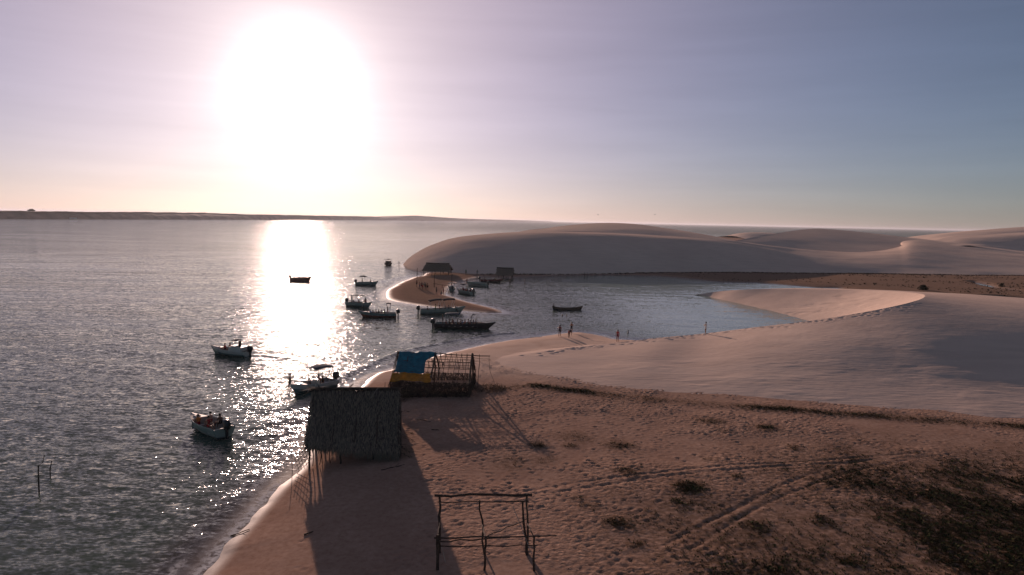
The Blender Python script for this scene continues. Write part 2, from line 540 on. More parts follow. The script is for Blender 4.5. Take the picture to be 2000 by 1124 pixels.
# patches of creeping plants: (x, y, z), radius
VEG = [((11.06, 40.40, 0.90), 1.3, 1.0), ((10.03, 38.07, 0.90), 1.0, .7), ((4.63, 37.44, 0.90), .9, .7), ((5.89, 35.20, 0.90), 1.2, .8), ((6.55, 32.75, 0.90), .8, .9), ((4.15, 38.49, 0.90), .7, .6),
       ((13.46, 35.26, 0.90), 1.2, .9), ((17.12, 36.06, 0.90), 1.3, 1.0), ((22.97, 43.18, 0.90), .9, .8), ((23.16, 41.06, 0.90), 1.3, .9), ((14.65, 42.27, 0.90), .8, .6), ((11.32, 34.55, 0.90), .9, .7),
       ((26.03, 40.02, 0.90), 2.6, 1.0), ((28.18, 38.64, 0.90), 2.8, 1.0), ((22.71, 36.99, 0.90), 2.0, 1.0), ((23.72, 34.54, 0.90), 2.6, 1.0), ((25.93, 33.51, 0.90), 2.8, 1.0), ((19.87, 32.97, 0.90), 1.7, .9),
       ((21.85, 31.27, 0.90), 2.0, 1.0), ((16.59, 31.54, 0.90), 1.4, .8), ((14.50, 32.46, 0.90), 1.1, .7), ((12.69, 30.41, 0.90), 1.2, .8), ((9.86, 30.53, 0.90), 1.0, .6), ((32.28, 38.14, 0.90), 3.5, 1.0),
       ((28.78, 41.36, 0.90), 1.8, .9), ((28.10, 43.93, 0.90), .9, .7), ((16.59, 54.65, 0.90), 1.3, .8), ((16.89, 52.22, 0.90), .8, .6), ((20.65, 53.14, 0.90), 1.1, .9), ((20.74, 48.36, 0.90), .8, 1.0), ((8.03, 48.11, 0.90), 1.3, .6),
       ((4.85, 49.88, 0.90), 1.5, .6), ((4.49, 47.88, 0.90), .7, .7), ((7.86, 42.76, 0.90), 1.3, .7), ((13.77, 45.49, 0.90), .8, .5), ((2.08, 47.72, 0.90), .7, .9), ((0.25, 44.18, 0.90), 1.5, .5), ((2.32, 44.79, 0.90), 1.2, .5), ((29.29, 47.69, 0.90), .6, .6)]
DEBRIS = smooth_line([(-3.76, 61.14, 0.90), (-1.74, 63.78, 0.90), (2.20, 65.13, 0.90), (5.10, 63.97, 0.90), (12.02, 61.71, 0.90), (18.53, 59.78, 0.90), (26.88, 57.97, 0.90), (34.85, 56.42, 0.90), (42.41, 54.95, 0.90), (52.92, 52.74, 0.90)], 5)


def veg_vignette_field(x, y):
    v = np.zeros(x.shape)
    for (p, r, a) in VEG:
        d = np.hypot(x - p[0], (y - p[1]))
        v = np.maximum(v, a * np.exp(-(d / r) ** 2))
    dd = seg_dist(x, y, DEBRIS)
    v = np.maximum(v, 0.75 * np.exp(-(dd / 1.3) ** 2) * (0.3 + 1.1 * fbm(x, y, 6.0, 35, 2)))
    # weedier towards the right-hand foreground; broad dark tint also paints in lens vignetting
    v = np.maximum(v, 0.95 * sstep(8, 26, x) * sstep(58, 34, y))
    v = np.maximum(v, 0.55 * sstep(0, 10, x) * sstep(50, 32, y))  # front sand darkened in its colour, standing in for lens falloff
    return v * (0.35 + 1.1 * fbm(x, y, 2.2, 31, 3))


def grid_obj(name, X, Y, Z, mat, attrs):
    ny, nx = X.shape
    co = np.stack([X.ravel(), Y.ravel(), Z.ravel()], 1).astype(np.float32)
    idx = np.arange(nx * ny).reshape(ny, nx)
    q = np.stack([idx[:-1, :-1], idx[:-1, 1:], idx[1:, 1:], idx[1:, :-1]], -1).reshape(-1, 4).astype(np.int32)
    me = bpy.data.meshes.new(name)
    me.vertices.add(len(co))
    me.vertices.foreach_set('co', co.ravel())
    me.loops.add(q.size)
    me.loops.foreach_set('vertex_index', q.ravel())
    me.polygons.add(len(q))
    me.polygons.foreach_set('loop_start', np.arange(0, q.size, 4, dtype=np.int32))
    me.polygons.foreach_set('use_smooth', np.ones(len(q), bool))
    me.update(calc_edges=True)
    me.materials.append(mat)
    for k, v in attrs.items():
        at = me.attributes.new(k, 'FLOAT', 'POINT')
        at.data.foreach_set('value', v.ravel().astype(np.float32))
    o = bpy.data.objects.new(name, me)
    COL.objects.link(o)
    return o


# ------------------------------------------------------------------ ground
DX = 0.15
gx = axis((-60, -20, 70), (-20, 40, 400), (40, 90, 120), (90, 200, 90), (200, 1900, 60))
gy = axis((12, 26, 20), (26, 77, 340), (77, 140, 150), (140, 270, 160), (270, 1250, 60))
X, Y = np.meshgrid(gx, gy)
sdv = shore_sd(X, Y)
Z = ground_base(X, Y, sdv)
trod = sstep(2.5, 6.5, sdv) * (0.12 + 1.0 * sstep(0.38, 0.62, fbm(X, Y, 6.0, 77, 3)))
# a smooth drift in the lee of the huts
for (cx, cy, r_) in ((-7.5, 35.5, 4.0), (-5.5, 50.5, 3.5), (-9.0, 30.0, 4.0)):
    trod *= 1 - 0.85 * np.exp(-((X - cx) ** 2 + (Y - cy) ** 2) / r_ ** 2)
trod = np.where(Y > 110, 0.8 * sstep(0.3, 2.5, sdv), trod)
veg_vignette = veg_vignette_field(X, Y)
mud = sstep(105, 150, Y) * sstep(40, 75, X) * sstep(290, 260, Y) * (0.55 + 0.6 * fbm(X, Y * 3, 26.0, 41, 3))
mud = np.maximum(mud, 0.85 * sstep(-36, -24, X) * sstep(110, 130, Y) * sstep(260, 225, Y) * sstep(1.0, 4.0, sdv))
# footprints: real dents with a raised edge, over the fine part of the sheet
rngp = np.random.RandomState(4)
ix0, ix1 = np.searchsorted(gx, -20), np.searchsorted(gx, 40)
iy0, iy1 = np.searchsorted(gy, 26), np.searchsorted(gy, 77)
sub = Z[iy0:iy1, ix0:ix1]
sx, sy, stv = gx[ix0:ix1], gy[iy0:iy1], trod[iy0:iy1, ix0:ix1]
steps = [(rngp.uniform(-14, 40), rngp.uniform(26.5, 76)) for _ in range(4500)]
for k in range(150):                                  # trails of people walking to and from the huts and boats
    tx, ty = rngp.uniform(-10, 34), rngp.uniform(28, 74)
    if k % 3 == 0:
        tx, ty = rngp.uniform(-9, 2), rngp.uniform(40, 60)
    hd = rngp.uniform(0, 2 * math.pi)
    for q in range(rngp.randint(25, 75)):
        hd += rngp.normal(0, .10)
        tx, ty = tx + .55 * math.cos(hd), ty + .55 * math.sin(hd)
        sgn = 1 if q % 2 else -1
        steps.append((tx - sgn * .11 * math.sin(hd), ty + sgn * .11 * math.cos(hd)))
for (px, py) in steps:
    i, j = int((px + 20) / DX), int((py - 26) / DX)
    if i < 4 or j < 4 or i > sub.shape[1] - 5 or j > sub.shape[0] - 5:
        continue
    if rngp.uniform() > 0.25 + stv[j, i] * 0.75 or stv[j, i] < 0.03:
        continue
    wx = sx[i - 3:i + 4][None, :] - px
    wy = sy[j - 3:j + 4][:, None] - py
    th = rngp.uniform(0, math.pi)
    a_ = (wx * math.cos(th) + wy * math.sin(th)) / 0.20
    b_ = (-wx * math.sin(th) + wy * math.cos(th)) / 0.13
    q_ = a_ ** 2 + b_ ** 2
    sub[j - 3:j + 4, i - 3:i + 4] += rngp.uniform(0.4, 1.0) * (-0.048 * np.exp(-q_) + 0.03 * np.exp(-(np.sqrt(q_) - 1.5) ** 2 / 0.3))
for tr in TRACKS:
    dtr = seg_dist(X[iy0:iy1, ix0:ix1], Y[iy0:iy1, ix0:ix1], tr)
    keep = sstep(0.16, 0.34, dtr)
    fl = fbm(X[iy0:iy1, ix0:ix1], Y[iy0:iy1, ix0:ix1], 2.0, 60, 2)
    sub += (-0.045 * np.exp(-(dtr / 0.11) ** 2) + 0.012 * np.exp(-((dtr - 0.30) / 0.12) ** 2)) * (0.3 + 1.2 * fl) * sstep(33, 24, X[iy0:iy1, ix0:ix1])
# little hummocks under the plants
Z = Z + veg_vignette * 0.06 * (Y < 77)
wet = sstep(0.9, 0.1, sdv) * sstep(-3, 0.0, sdv)
wet = np.maximum(wet, sstep(0.16, 0.03, Z))
for P in POOLS:
    wet = np.maximum(wet, 0.6 * np.where(inside(X, Y, P), 1.0, 0.0))
ground = grid_obj('ground', X, Y, Z, SAND, {'wet': wet, 'veg_vignette': veg_vignette, 'mud': mud, 'trod': trod, 'pale': sstep(63, 76, Y + 2.5 * (fbm(X, Y, 5.0, 19, 3) - .5)) * sstep(125, 112, Y)})
tag(ground, kind='structure')
GX, GY, GZ = gx, gy, Z


def gz(x, y):
    """height of the ground sheet"""
    i = min(max(int(np.searchsorted(GX, x)) - 1, 0), len(GX) - 2)
    j = min(max(int(np.searchsorted(GY, y)) - 1, 0), len(GY) - 2)
    tx, ty = (x - GX[i]) / (GX[i + 1] - GX[i]), (y - GY[j]) / (GY[j + 1] - GY[j])
    return float((GZ[j, i] * (1 - tx) + GZ[j, i + 1] * tx) * (1 - ty) + (GZ[j + 1, i] * (1 - tx) + GZ[j + 1, i + 1] * tx) * ty)


# ------------------------------------------------------------------ water
wx_ = axis((-26000, -3000, 10), (-3000, -300, 20), (-300, -60, 24), (-60, 24, 240), (24, 120, 100), (120, 2500, 24), (2500, 26000, 10))
wy_ = axis((-50, 28, 12), (28, 115, 320), (115, 265, 170), (265, 1500, 40), (1500, 12000, 20), (12000, 26000, 8))
X, Y = np.meshgrid(wx_, wy_)
sdw = shore_sd(X, Y)
gb = ground_base(X, Y, sdw)
shallow = np.where((X > -90) & (X < 130) & (Y < 300), sstep(-0.75, -0.02, gb), 0.0)
WAVE = smooth_line([(-19.64, 58.86, 0.00), (-18.76, 65.28, 0.00), (-18.10, 70.52, 0.00), (-17.04, 75.34, 0.00), (-14.08, 85.18, 0.00), (-9.68, 92.58, 0.00), (-3.63, 99.64, 0.00), (0.15, 102.43, 0.00)], 6)
dw = seg_dist(X, Y, WAVE)
fade = sstep(50, 62, Y)
Zw = 0.17 * np.exp(-(dw / 0.55) ** 2) * fade * (0.7 + 0.6 * vnoise(X / 3, Y / 3, 8))
WAVE2 = smooth_line([(-40.25, 172.35, 0.00), (-36.42, 179.02, 0.00), (-32.97, 194.42, 0.00), (-29.85, 208.35, 0.00)], 6)
WAVE3 = smooth_line([(-33.89, 136.27, 0.00), (-31.79, 143.02, 0.00), (-30.63, 153.45, 0.00), (-31.57, 166.27, 0.00)], 6)
for wv_ in (WAVE2, WAVE3):
    Zw = Zw + 0.15 * np.exp(-(seg_dist(X, Y, wv_) / 1.0) ** 2)
swell = (fbm(X * 0.35, Y, 2.6, 90, 3) - 0.5) * 0.10 * sstep(0.0, -4.0, sdw)
Zw = Zw + np.where(Y < 270, swell, 0)
calm = sstep(8, 30, X) * sstep(85, 110, Y)
calm = np.where(Y > 300, 0, calm)
foam = np.where(Y < 120, np.exp(-((sdw + 0.30) / 0.40) ** 2) * sstep(0.36, 0.56, fbm(X, Y, 4.0, 13, 2)), 0)
WAKES = [[(-21.46, 52.02, 0.00), (-20.61, 53.14, 0.00), (-19.59, 54.88, 0.00)], [(-21.26, 51.52, 0.00), (-19.74, 51.37, 0.00), (-18.08, 51.74, 0.00)], [(-31.74, 83.24, 0.00), (-30.01, 84.42, 0.00), (-27.22, 83.74, 0.00)], [(-31.28, 82.00, 0.00), (-28.61, 81.34, 0.00), (-25.26, 79.56, 0.00)]]
for wk in WAKES:
    wk = smooth_line(wk, 5)
    Zw = Zw + 0.07 * np.exp(-(seg_dist(X, Y, wk) / 0.45) ** 2)
foam = np.maximum(foam, 0.8 * np.where(Y < 56, np.exp(-((sdw + 1.6) / 0.25) ** 2), 0) * sstep(0.45, 0.6, fbm(X, Y, 3.0, 14, 2)))
sea = grid_obj('sea', X, Y, Zw, WATER, {'shallow': shallow, 'calm': calm, 'foam': foam, 'ocean': sstep(500, 1500, Y) * sstep(-500, 100, X)})
tag(sea, kind='structure')


# ------------------------------------------------------------------ dunes
def catmull(P, n):
    """resample axis 0 with Catmull-Rom, n steps per interval"""
    P = np.asarray(P, float)
    Q = np.concatenate([(2 * P[0] - P[1])[None], P, (2 * P[-1] - P[-2])[None]], 0)
    out = []
    for i in range(1, len(Q) - 2):
        p0, p1, p2, p3 = Q[i - 1], Q[i], Q[i + 1], Q[i + 2]
        for t in np.linspace(0, 1, n, endpoint=False):
            out.append(0.5 * (2 * p1 + (-p0 + p2) * t + (2 * p0 - 5 * p1 + 4 * p2 - p3) * t * t + (-p0 + 3 * p1 - 3 * p2 + p3) * t ** 3))
    out.append(P[-1])
    return np.array(out)


def loft_patch(secs, nu, nv):
    P = np.asarray(secs, float)                    # sections x profile x 3
    P = catmull(P, nu)
    P = np.swapaxes(catmull(np.swapaxes(P, 0, 1), nv), 0, 1)
    return P


def dune(name, patches, seed, amp=0.12, size=9.0, prints=None):
    V, Fc, base = [], [], 0
    for (secs, nu, nv) in patches:
        P = loft_patch(secs, nu, nv)
        a, b, _ = P.shape
        edge = np.ones((a, b))
        edge[:, 0] = edge[:, -1] = 0.0
        P[..., 2] += (fbm(P[..., 0], P[..., 1] * 1.8, size, seed) - 0.5) * amp * edge
        if prints is not None:
            P[..., 2] += prints(P[..., 0], P[..., 1]) * edge
        V.append(P.reshape(-1, 3))
        idx = np.arange(a * b).reshape(a, b) + base
        q = np.stack([idx[:-1, :-1], idx[1:, :-1], idx[1:, 1:], idx[:-1, 1:]], -1).reshape(-1, 4)
        Fc.append(q)
        base += a * b
    V, Fc = np.concatenate(V), np.concatenate(Fc)
    me = bpy.data.meshes.new(name)
    me.vertices.add(len(V)); me.vertices.foreach_set('co', V.astype(np.float32).ravel())
    me.loops.add(Fc.size); me.loops.foreach_set('vertex_index', Fc.astype(np.int32).ravel())
    me.polygons.add(len(Fc)); me.polygons.foreach_set('loop_start', np.arange(0, Fc.size, 4, dtype=np.int32))
    me.polygons.foreach_set('use_smooth', np.ones(len(Fc), bool))
    me.update(calc_edges=True)
    me.materials.append(DUNE)
    bm = bmesh.new(); bm.from_mesh(me)
    for f in bm.faces:
        if f.normal.z < 0:
            f.normal_flip()
    bm.to_mesh(me); bm.free()
    o = bpy.data.objects.new(name, me)
    COL.objects.link(o)
    tag(o, kind='structure')
    return o


def mid(a, b, t, z):
    return (a[0] + (b[0] - a[0]) * t, a[1] + (b[1] - a[1]) * t, z)


# near crescent dune: crest and rim walked from the toe on the beach, round the bowl, to the tip in the lagoon
RIM = [(-1.49, 78.28, 0.90), (2.64, 81.41, 1.10), (8.56, 85.06, 1.30), (13.86, 87.67, 1.50), (19.89, 89.81, 1.90), (26.77, 93.00, 2.10), (33.53, 92.00, 3.30), (39.44, 90.50, 4.42), (45.19, 90.50, 5.44), (51.07, 92.00, 6.34),
       (56.54, 95.50, 6.88), (61.94, 102.00, 6.92), (67.22, 112.00, 6.43), (69.44, 123.00, 5.71), (69.09, 135.00, 4.71), (64.58, 143.00, 3.96), (58.71, 150.00, 3.19), (52.86, 156.00, 2.28), (48.82, 162.00, 1.16), (44.13, 163.93, 0.05)]
OUT = [(-2.77, 74.69, 0.80), (-1.65, 69.33, 0.80), (1.98, 66.56, 0.80), (6.14, 64.65, 0.80), (10.90, 63.49, 0.80), (15.88, 62.04, 0.80), (22.57, 60.81, 0.75), (29.23, 59.15, 0.75), (37.66, 57.43, 0.75), (46.17, 55.41, 0.75),
       (74, 57, .7), (102, 64, .6), (138, 88, .5), (140, 128, .3), (115, 155, .2), (98, 170, .0), (86, 177, -.2), (73, 176, -.5), (60, 174, -.6), (47, 168, -.5)]
# how high the shoulder stays on the way out (fraction of the rim's height at a third and two thirds)
SH = [(.9, .6), (.85, .5), (.85, .5), (.86, .5), (.86, .50), (.80, .46), (.76, .40), (.71, .31), (.68, .25), (.67, .23),
      (.68, .24), (.72, .28), (.78, .38), (.84, .5), (.85, .5), (.85, .5), (.85, .5), (.85, .5), (.85, .5), (.8, .4)]
INN = [(2.5, 92, 0.6), (7, 95, 0.3), (12, 98, -.2), (17, 99, -.5), (23, 100, -.6), (30, 103, -.7), (38, 108, -.7), (45, 113, -.7), (48.5, 114.5, -.6), (51.5, 117, -.5),
       (53.0, 118.5, -.4), (53.6, 120, -.35), (53.4, 122.5, -.3), (52.6, 127, -.3), (51.6, 133, -.3), (50.2, 140, -.3), (49.0, 147.5, -.25), (47.6, 154.5, -.2), (46.4, 160.5, -.2), (44.30, 164.99, -0.15)]
near_out, near_in = [], []
for r_, o_, s_, i_ in zip(RIM, OUT, SH, INN):
    h = r_[2] - o_[2]
    near_out.append([r_, mid(r_, o_, .33, o_[2] + h * s_[0]), mid(r_, o_, .68, o_[2] + h * s_[1]), o_, mid(r_, o_, 1.12, o_[2] - .8)])
    hi = r_[2] - i_[2]
    near_in.append([r_, mid(r_, i_, .33, i_[2] + hi * .64), mid(r_, i_, .68, i_[2] + hi * .28), i_, mid(r_, i_, 1.1, i_[2] - .5)])
CREST = np.array([(p[0], p[1]) for p in smooth_line(RIM[1:11], 8)])
rngd = np.random.RandomState(9)
PR = []
cum = np.concatenate([[0], np.cumsum(np.hypot(*np.diff(CREST, axis=0).T))])
for k in range(170):
    s_ = rngd.uniform(0, cum[-1])
    j = min(np.searchsorted(cum, s_), len(CREST) - 1)
    PR.append((CREST[j][0] + rngd.normal(0, .5), CREST[j][1] - abs(rngd.normal(0.7, .7))))


def crest_prints(x, y):
    z = np.zeros(x.shape)
    for (a, b) in PR:
        m_ = (np.abs(x - a) < 1.2) & (np.abs(y - b) < 1.2)
        if m_.any():
            q = ((x[m_] - a) / 0.30) ** 2 + ((y[m_] - b) / 0.22) ** 2
            z[m_] += -0.06 * np.exp(-q) + 0.02 * np.exp(-(np.sqrt(q) - 1.6) ** 2 / .3)
    return z


def near_relief(x, y):
    # footprints along the crest, slumped sand on the inner face, a few low drifts on the outer face
    slump = sstep(.52, .66, fbm(x * 1.6 + y * .5, y * .7, 2.6, 51, 3)) * sstep(50, 55, x) * sstep(115, 119, y) * sstep(141, 132, y) * sstep(70, 66, x)
    drift = sstep(.60, .74, fbm(x * .5, y * 1.3, 1.9, 52, 3)) * sstep(84, 74, y) * sstep(8, 18, x)
    return crest_prints(x, y) - .10 * slump + .022 * drift


dune('near_dune', [(near_out, 30, 60), (near_in, 20, 24)], 3, 0.10, 8.0, near_relief)

# long dune behind the lagoon with the big hollow further right
BB = [(-40.14, 249.90, 0.00), (-35.14, 229.52, 0.30), (-29.40, 218.92, 0.50), (-20.87, 212.59, 0.50), (-9.54, 209.52, 0.50), (7.96, 214.32, 0.50), (24.82, 221.10, 0.50), (42.77, 228.30, 0.50), (61.27, 233.48, 0.50), (76.68, 237.80, 0.50), (90.14, 240.38, 0.50), (101.84, 242.45, 0.50),
      (117.96, 245.72, 0.50), (130.16, 247.88, 0.50), (141.11, 248.48, 0.50), (148.99, 248.24, 0.50), (169.79, 251.45, 0.50), (191.12, 254.75, 0.50), (230.07, 255.52, 0.50), (305.13, 254.09, 0.50)]
BC = [(-40.74, 256.00, 0.17), (-39.33, 258.00, 1.92), (-36.62, 262.00, 4.11), (-30.63, 266.00, 7.24), (-19.61, 270.00, 10.37), (7.71, 274.00, 12.90), (30.44, 276.00, 13.14), (51.46, 278.00, 12.52), (72.80, 280.00, 11.58), (90.88, 284.00, 10.38), (108.09, 290.00, 8.40), (124.54, 298.00, 6.77),
      (146.27, 306.00, 5.75), (167.42, 318.00, 6.23), (189.66, 338.00, 7.82), (219.01, 372.00, 10.87), (249.75, 372.00, 9.02), (265.13, 355.00, 6.77), (296.30, 330.00, 3.36), (359.88, 300.00, 0.22)]
BK = [(-40, 262, -.5), (-40, 272, -.5), (-36, 292, -.5), (-26, 310, -.3), (-5, 322, .2), (30, 330, .5), (58, 334, .5), (85, 338, .5), (112, 340, .5), (130, 342, 2.0), (146, 340, 3.5), (158, 338, 4.2),
      (176, 340, 4.2), (190, 345, 4.4), (206, 352, 5.0), (230, 440, 3), (280, 450, 2), (300, 430, 1), (340, 400, .5), (420, 380, .3)]
SB = [(.45, .8)] * 2 + [(.50, .86), (.54, .89), (.57, .91), (.58, .92), (.58, .92), (.58, .92), (.56, .90), (.48, .83), (.50, .84), (.52, .85), (.54, .86), (.54, .86), (.52, .86), (.48, .82), (.48, .82), (.48, .82), (.48, .82), (.48, .82)]
fr_, bk_ = [], []
for b_, c_, k_, s_ in zip(BB, BC, BK, SB):
    h = c_[2] - b_[2]
    fr_.append([mid(b_, c_, -.12, b_[2] - 1.2), b_, mid(b_, c_, .33, b_[2] + h * s_[0]), mid(b_, c_, .67, b_[2] + h * s_[1]), c_])
    h2 = c_[2] - k_[2]
    bk_.append([c_, mid(c_, k_, .3, k_[2] + h2 * .9), mid(c_, k_, .65, k_[2] + h2 * .5), k_])
dune('back_dune', [(fr_, 22, 26), (bk_, 22, 10)], 5, 0.5, 26.0)

# dune with the peak above the hollow
PK = [(104.39, 330.00, 8.91), (124.95, 350.00, 11.46), (151.66, 385.00, 13.65), (179.72, 410.00, 15.95), (198.13, 410.00, 15.28), (212.44, 405.00, 14.00), (223.54, 395.00, 12.50), (229.46, 385.00, 11.57), (239.53, 378.00, 10.28)]
PF = [(122, 318, 6.5), (138, 320, 6), (152, 320, 5.4), (168, 322, 5), (184, 326, 5.2), (200, 334, 6), (216, 345, 7.5), (232, 352, 9), (246, 354, 9.4)]
PB = [(120, 380, 2), (150, 430, 1), (180, 470, .5), (210, 490, .5), (230, 490, .5), (250, 480, .5), (262, 470, .5), (275, 460, .5), (290, 455, .5)]
pf_, pb_ = [], []
for c_, f_, k_ in zip(PK, PF, PB):
    h = c_[2] - f_[2]
    pf_.append([c_, mid(c_, f_, .33, f_[2] + h * .70), mid(c_, f_, .66, f_[2] + h * .34), f_])
    h = c_[2] - k_[2]
    pb_.append([c_, mid(c_, k_, .33, k_[2] + h * .8), mid(c_, k_, .66, k_[2] + h * .4), k_])
dune('hollow_dune', [(pf_, 16, 16), (pb_, 16, 8)], 7, 0.5, 30.0)


def mound(name, crest, front_d, back_d, seed, sf=(.9, .5), side=(0, 0), amp=.6):
    """dune given by its crest line, reaching front_d towards and back_d away from the beach"""
    a, b = [], []
    for c in crest:
        f = (c[0] + side[0], c[1] - front_d, .3)
        k = (c[0] + side[1], c[1] + back_d, .3)
        h = c[2] - .3
        a.append([c, mid(c, f, .3, .3 + h * sf[0]), mid(c, f, .65, .3 + h * sf[1]), f])
        b.append([c, mid(c, k, .3, .3 + h * .85), mid(c, k, .65, .3 + h * .45), k])
    return dune(name, [(a, 16, 14), (b, 16, 8)], seed, amp, 30.0)


mound('left_far_dune', [(3.93, 415.00, 10.31), (10.54, 420.00, 11.62), (20.79, 425.00, 12.72), (31.27, 430.00, 14.33), (53.92, 432.00, 16.56), (74.53, 430.00, 16.52), (94.37, 425.00, 14.28), (111.67, 418.00, 11.77), (131.18, 410.00, 7.90), (141.85, 405.00, 5.24)], 120, 80, 21, (.86, .5))
mound('right_far_dune', [(357.71, 600.00, 7.20), (376.99, 610.00, 11.41), (397.77, 620.00, 13.94), (435.82, 630.00, 17.84), (475.85, 640.00, 21.18), (523.30, 640.00, 23.85), (599.47, 620.00, 22.83)], 90, 120, 22, (.92, .6))
mound('right_middle_dune', [(294.08, 480.00, 8.97), (310.23, 490.00, 11.58), (331.72, 495.00, 13.38), (357.29, 500.00, 15.31), (383.26, 500.00, 16.98), (419.45, 490.00, 17.18), (472.92, 470.00, 13.42)], 80, 90, 23, (.9, .5))
mound('small_far_dune', [(283.12, 890.00, 3.18), (300.89, 900.00, 6.96), (322.76, 905.00, 8.27), (349.86, 905.00, 7.30), (368.25, 900.00, 4.77)], 60, 60, 24, (.9, .5))

# ------------------------------------------------------------------ far shore
FS = [(-1500, 560, 10), (-1180, 900, 13), (-1000, 1180, 13), (-972.96, 1300.00, 13.53), (-963.46, 1430.00, 14.38), (-970.50, 1620.00, 15.75), (-970.17, 1850.00, 17.68), (-967.04, 2150.00, 18.95), (-955.75, 2450.00, 17.77), (-946.03, 2800.00, 18.49), (-928.31, 3250.00, 19.19),
      (-903.77, 4000.00, 21.19), (-869.64, 4800.00, 23.73), (-805.19, 5400.00, 37.05), (-735.10, 5700.00, 35.52), (-577.35, 6300.00, 26.09), (-351.51, 7500.00, 23.80), (-19.89, 9500.00, 22.64), (748.93, 13000.00, 19.93)]
FW = [(-1400, 500, 0), (-1080, 850, 0), (-940, 1120, 0), (-936.28, 1250.05, 0.00), (-936.57, 1389.13, 0.00), (-924.30, 1541.89, 0.00), (-915.94, 1745.58, 0.00), (-905.03, 2011.19, 0.00), (-904.45, 2317.72, 0.00), (-901.14, 2666.51, 0.00), (-896.67, 3138.76, 0.00), (-863.66, 3822.39, 0.00), (-811.42, 4479.13, 0.00), (-776.43, 5208.78, 0.00), (-734.11, 5694.78, 0.00), (-644.20, 7033.02, 0.00), (-432.70, 9241.22, 0.00), (-350, 10200, 0), (900, 15000, 0)]
secs = []
for c_, f_ in zip(FS, FW):
    h = c_[2]
    c_ = (c_[0], max(c_[1], f_[1] + 40), c_[2])
    secs.append([(f_[0] + 2, f_[1] - 3, -1), f_, mid(f_, c_, .35, h * .62), mid(f_, c_, .7, h * .9), c_, (c_[0] - 260, c_[1] + 160, h * .7), (c_[0] - 700, c_[1] + 500, -1)])
P = loft_patch(secs, 60, 6)
a_, b_, _ = P.shape
frac = np.linspace(0, 1, b_)[None, :]
trees = np.maximum(0, fbm(P[..., 0] + P[..., 1], P[..., 1] * .35, 46.0, 3, 4) - .42) * 3.5 + vnoise(P[..., 0] / 7, P[..., 1] / 13, 6) * 0.9
P[..., 2] += trees * sstep(.18, .3, frac) * sstep(.98, .7, frac)
far = grid_obj('far_shore', P[..., 0], P[..., 1], P[..., 2], MAT['far land'], {})
tag(far, kind='structure')
bm = bmesh.new(); bm.from_mesh(far.data)
for f in bm.faces:
    if f.normal.z < 0:
        f.normal_flip()
bm.to_mesh(far.data); bm.free()

# ------------------------------------------------------------------ more materials
def cloth_material(name, col, trans=0.45, rough=0.5):
    m, t = material(name)
    tc = t.n('ShaderNodeTexCoord')
    nz = t.n('ShaderNodeTexNoise', i_Vector=tc.outputs['Object'], i_Scale=2.5, i_Detail=5.0)
    c = t.mix(t.rng(nz.outputs[0], 0.3, 0.7), tuple(x * .7 for x in col), tuple(min(1, x * 1.2) for x in col))
    b = t.n('ShaderNodeBsdfPrincipled', i_Roughness=rough)
    b.inputs['Specular IOR Level'].default_value = 0.3 if rough < .7 else .05
    t.link(c, b.inputs['Base Color'])
    tr = t.n('ShaderNodeBsdfTranslucent')
    t.link(c, tr.inputs['Color'])
    n2 = t.n('ShaderNodeTexNoise', i_Vector=tc.outputs['Object'], i_Scale=5.0, i_Detail=4.0)
    bp = t.n('ShaderNodeBump', i_Strength=1.0, i_Distance=0.10, i_Height=n2.outputs[0])
    t.link(bp.outputs[0], b.inputs['Normal'])
    mx = t.n('ShaderNodeMixShader', i_0=trans)
    t.link(b.outputs[0], mx.inputs[1])
    t.link(tr.outputs[0], mx.inputs[2])
    finish(t, mx)
    return m


cloth_material('blue tarp', (0.022, 0.22, 0.32), 0.5)
cloth_material('yellow tarp', (0.52, 0.27, 0.03), 0.4)
cloth_material('dark canvas', (0.035, 0.035, 0.045), 0.1, 0.95)
cloth_material('blue grey canvas', (0.12, 0.15, 0.18), 0.3, 0.9)
simple('paint white', (0.50, 0.50, 0.45), rough=0.35, spec=0.5, var=0.08, scale=1.5, coat=0.2)
simple('paint pale green', (0.25, 0.31, 0.27), rough=0.4, spec=0.5, var=0.08, scale=1.5, coat=0.2)
simple('paint teal grey', (0.13, 0.19, 0.18), rough=0.4, spec=0.5, var=0.12, scale=1.5)
simple('paint dark', (0.022, 0.022, 0.026), rough=0.35, spec=0.5, var=0.3, scale=2.0, coat=0.2)
simple('paint maroon', (0.14, 0.028, 0.030), rough=0.45, spec=0.4, var=0.2, scale=2.0)
simple('paint red brown', (0.20, 0.055, 0.035), rough=0.5, spec=0.4, var=0.2, scale=2.0)
simple('boat inside', (0.30, 0.30, 0.28), rough=0.6, spec=0.3, var=0.15)
simple('old wood', (0.10, 0.075, 0.055), rough=0.8, spec=0.2, var=0.4, bump=0.01)
simple('motor black', (0.018, 0.018, 0.02), rough=0.3, spec=0.5, var=0.2)
simple('bright metal', (0.55, 0.55, 0.56), rough=0.3, spec=0.5, var=0.1, metal=0.9)
simple('cushion', (0.45, 0.42, 0.40), rough=0.7, spec=0.2, var=0.15)
m_, t_ = material('windscreen')
b_ = t_.n('ShaderNodeBsdfPrincipled', i_Roughness=0.05)
b_.inputs['Base Color'].default_value = (0.05, 0.07, 0.08, 1)
b_.inputs['Alpha'].default_value = 0.55
finish(t_, b_)
simple('rope', (0.25, 0.20, 0.15), rough=0.9, spec=0.1)
simple('bottle plastic', (0.10, 0.25, 0.35), rough=0.3)
simple('white wall', (0.75, 0.73, 0.70), rough=0.8)
simple('roof tile', (0.25, 0.11, 0.07), rough=0.8)
simple('bird grey', (0.08, 0.08, 0.09), rough=0.8)
simple('creeper green', (0.062, 0.072, 0.028), rough=0.9, spec=0.04, var=0.4, scale=0.8)
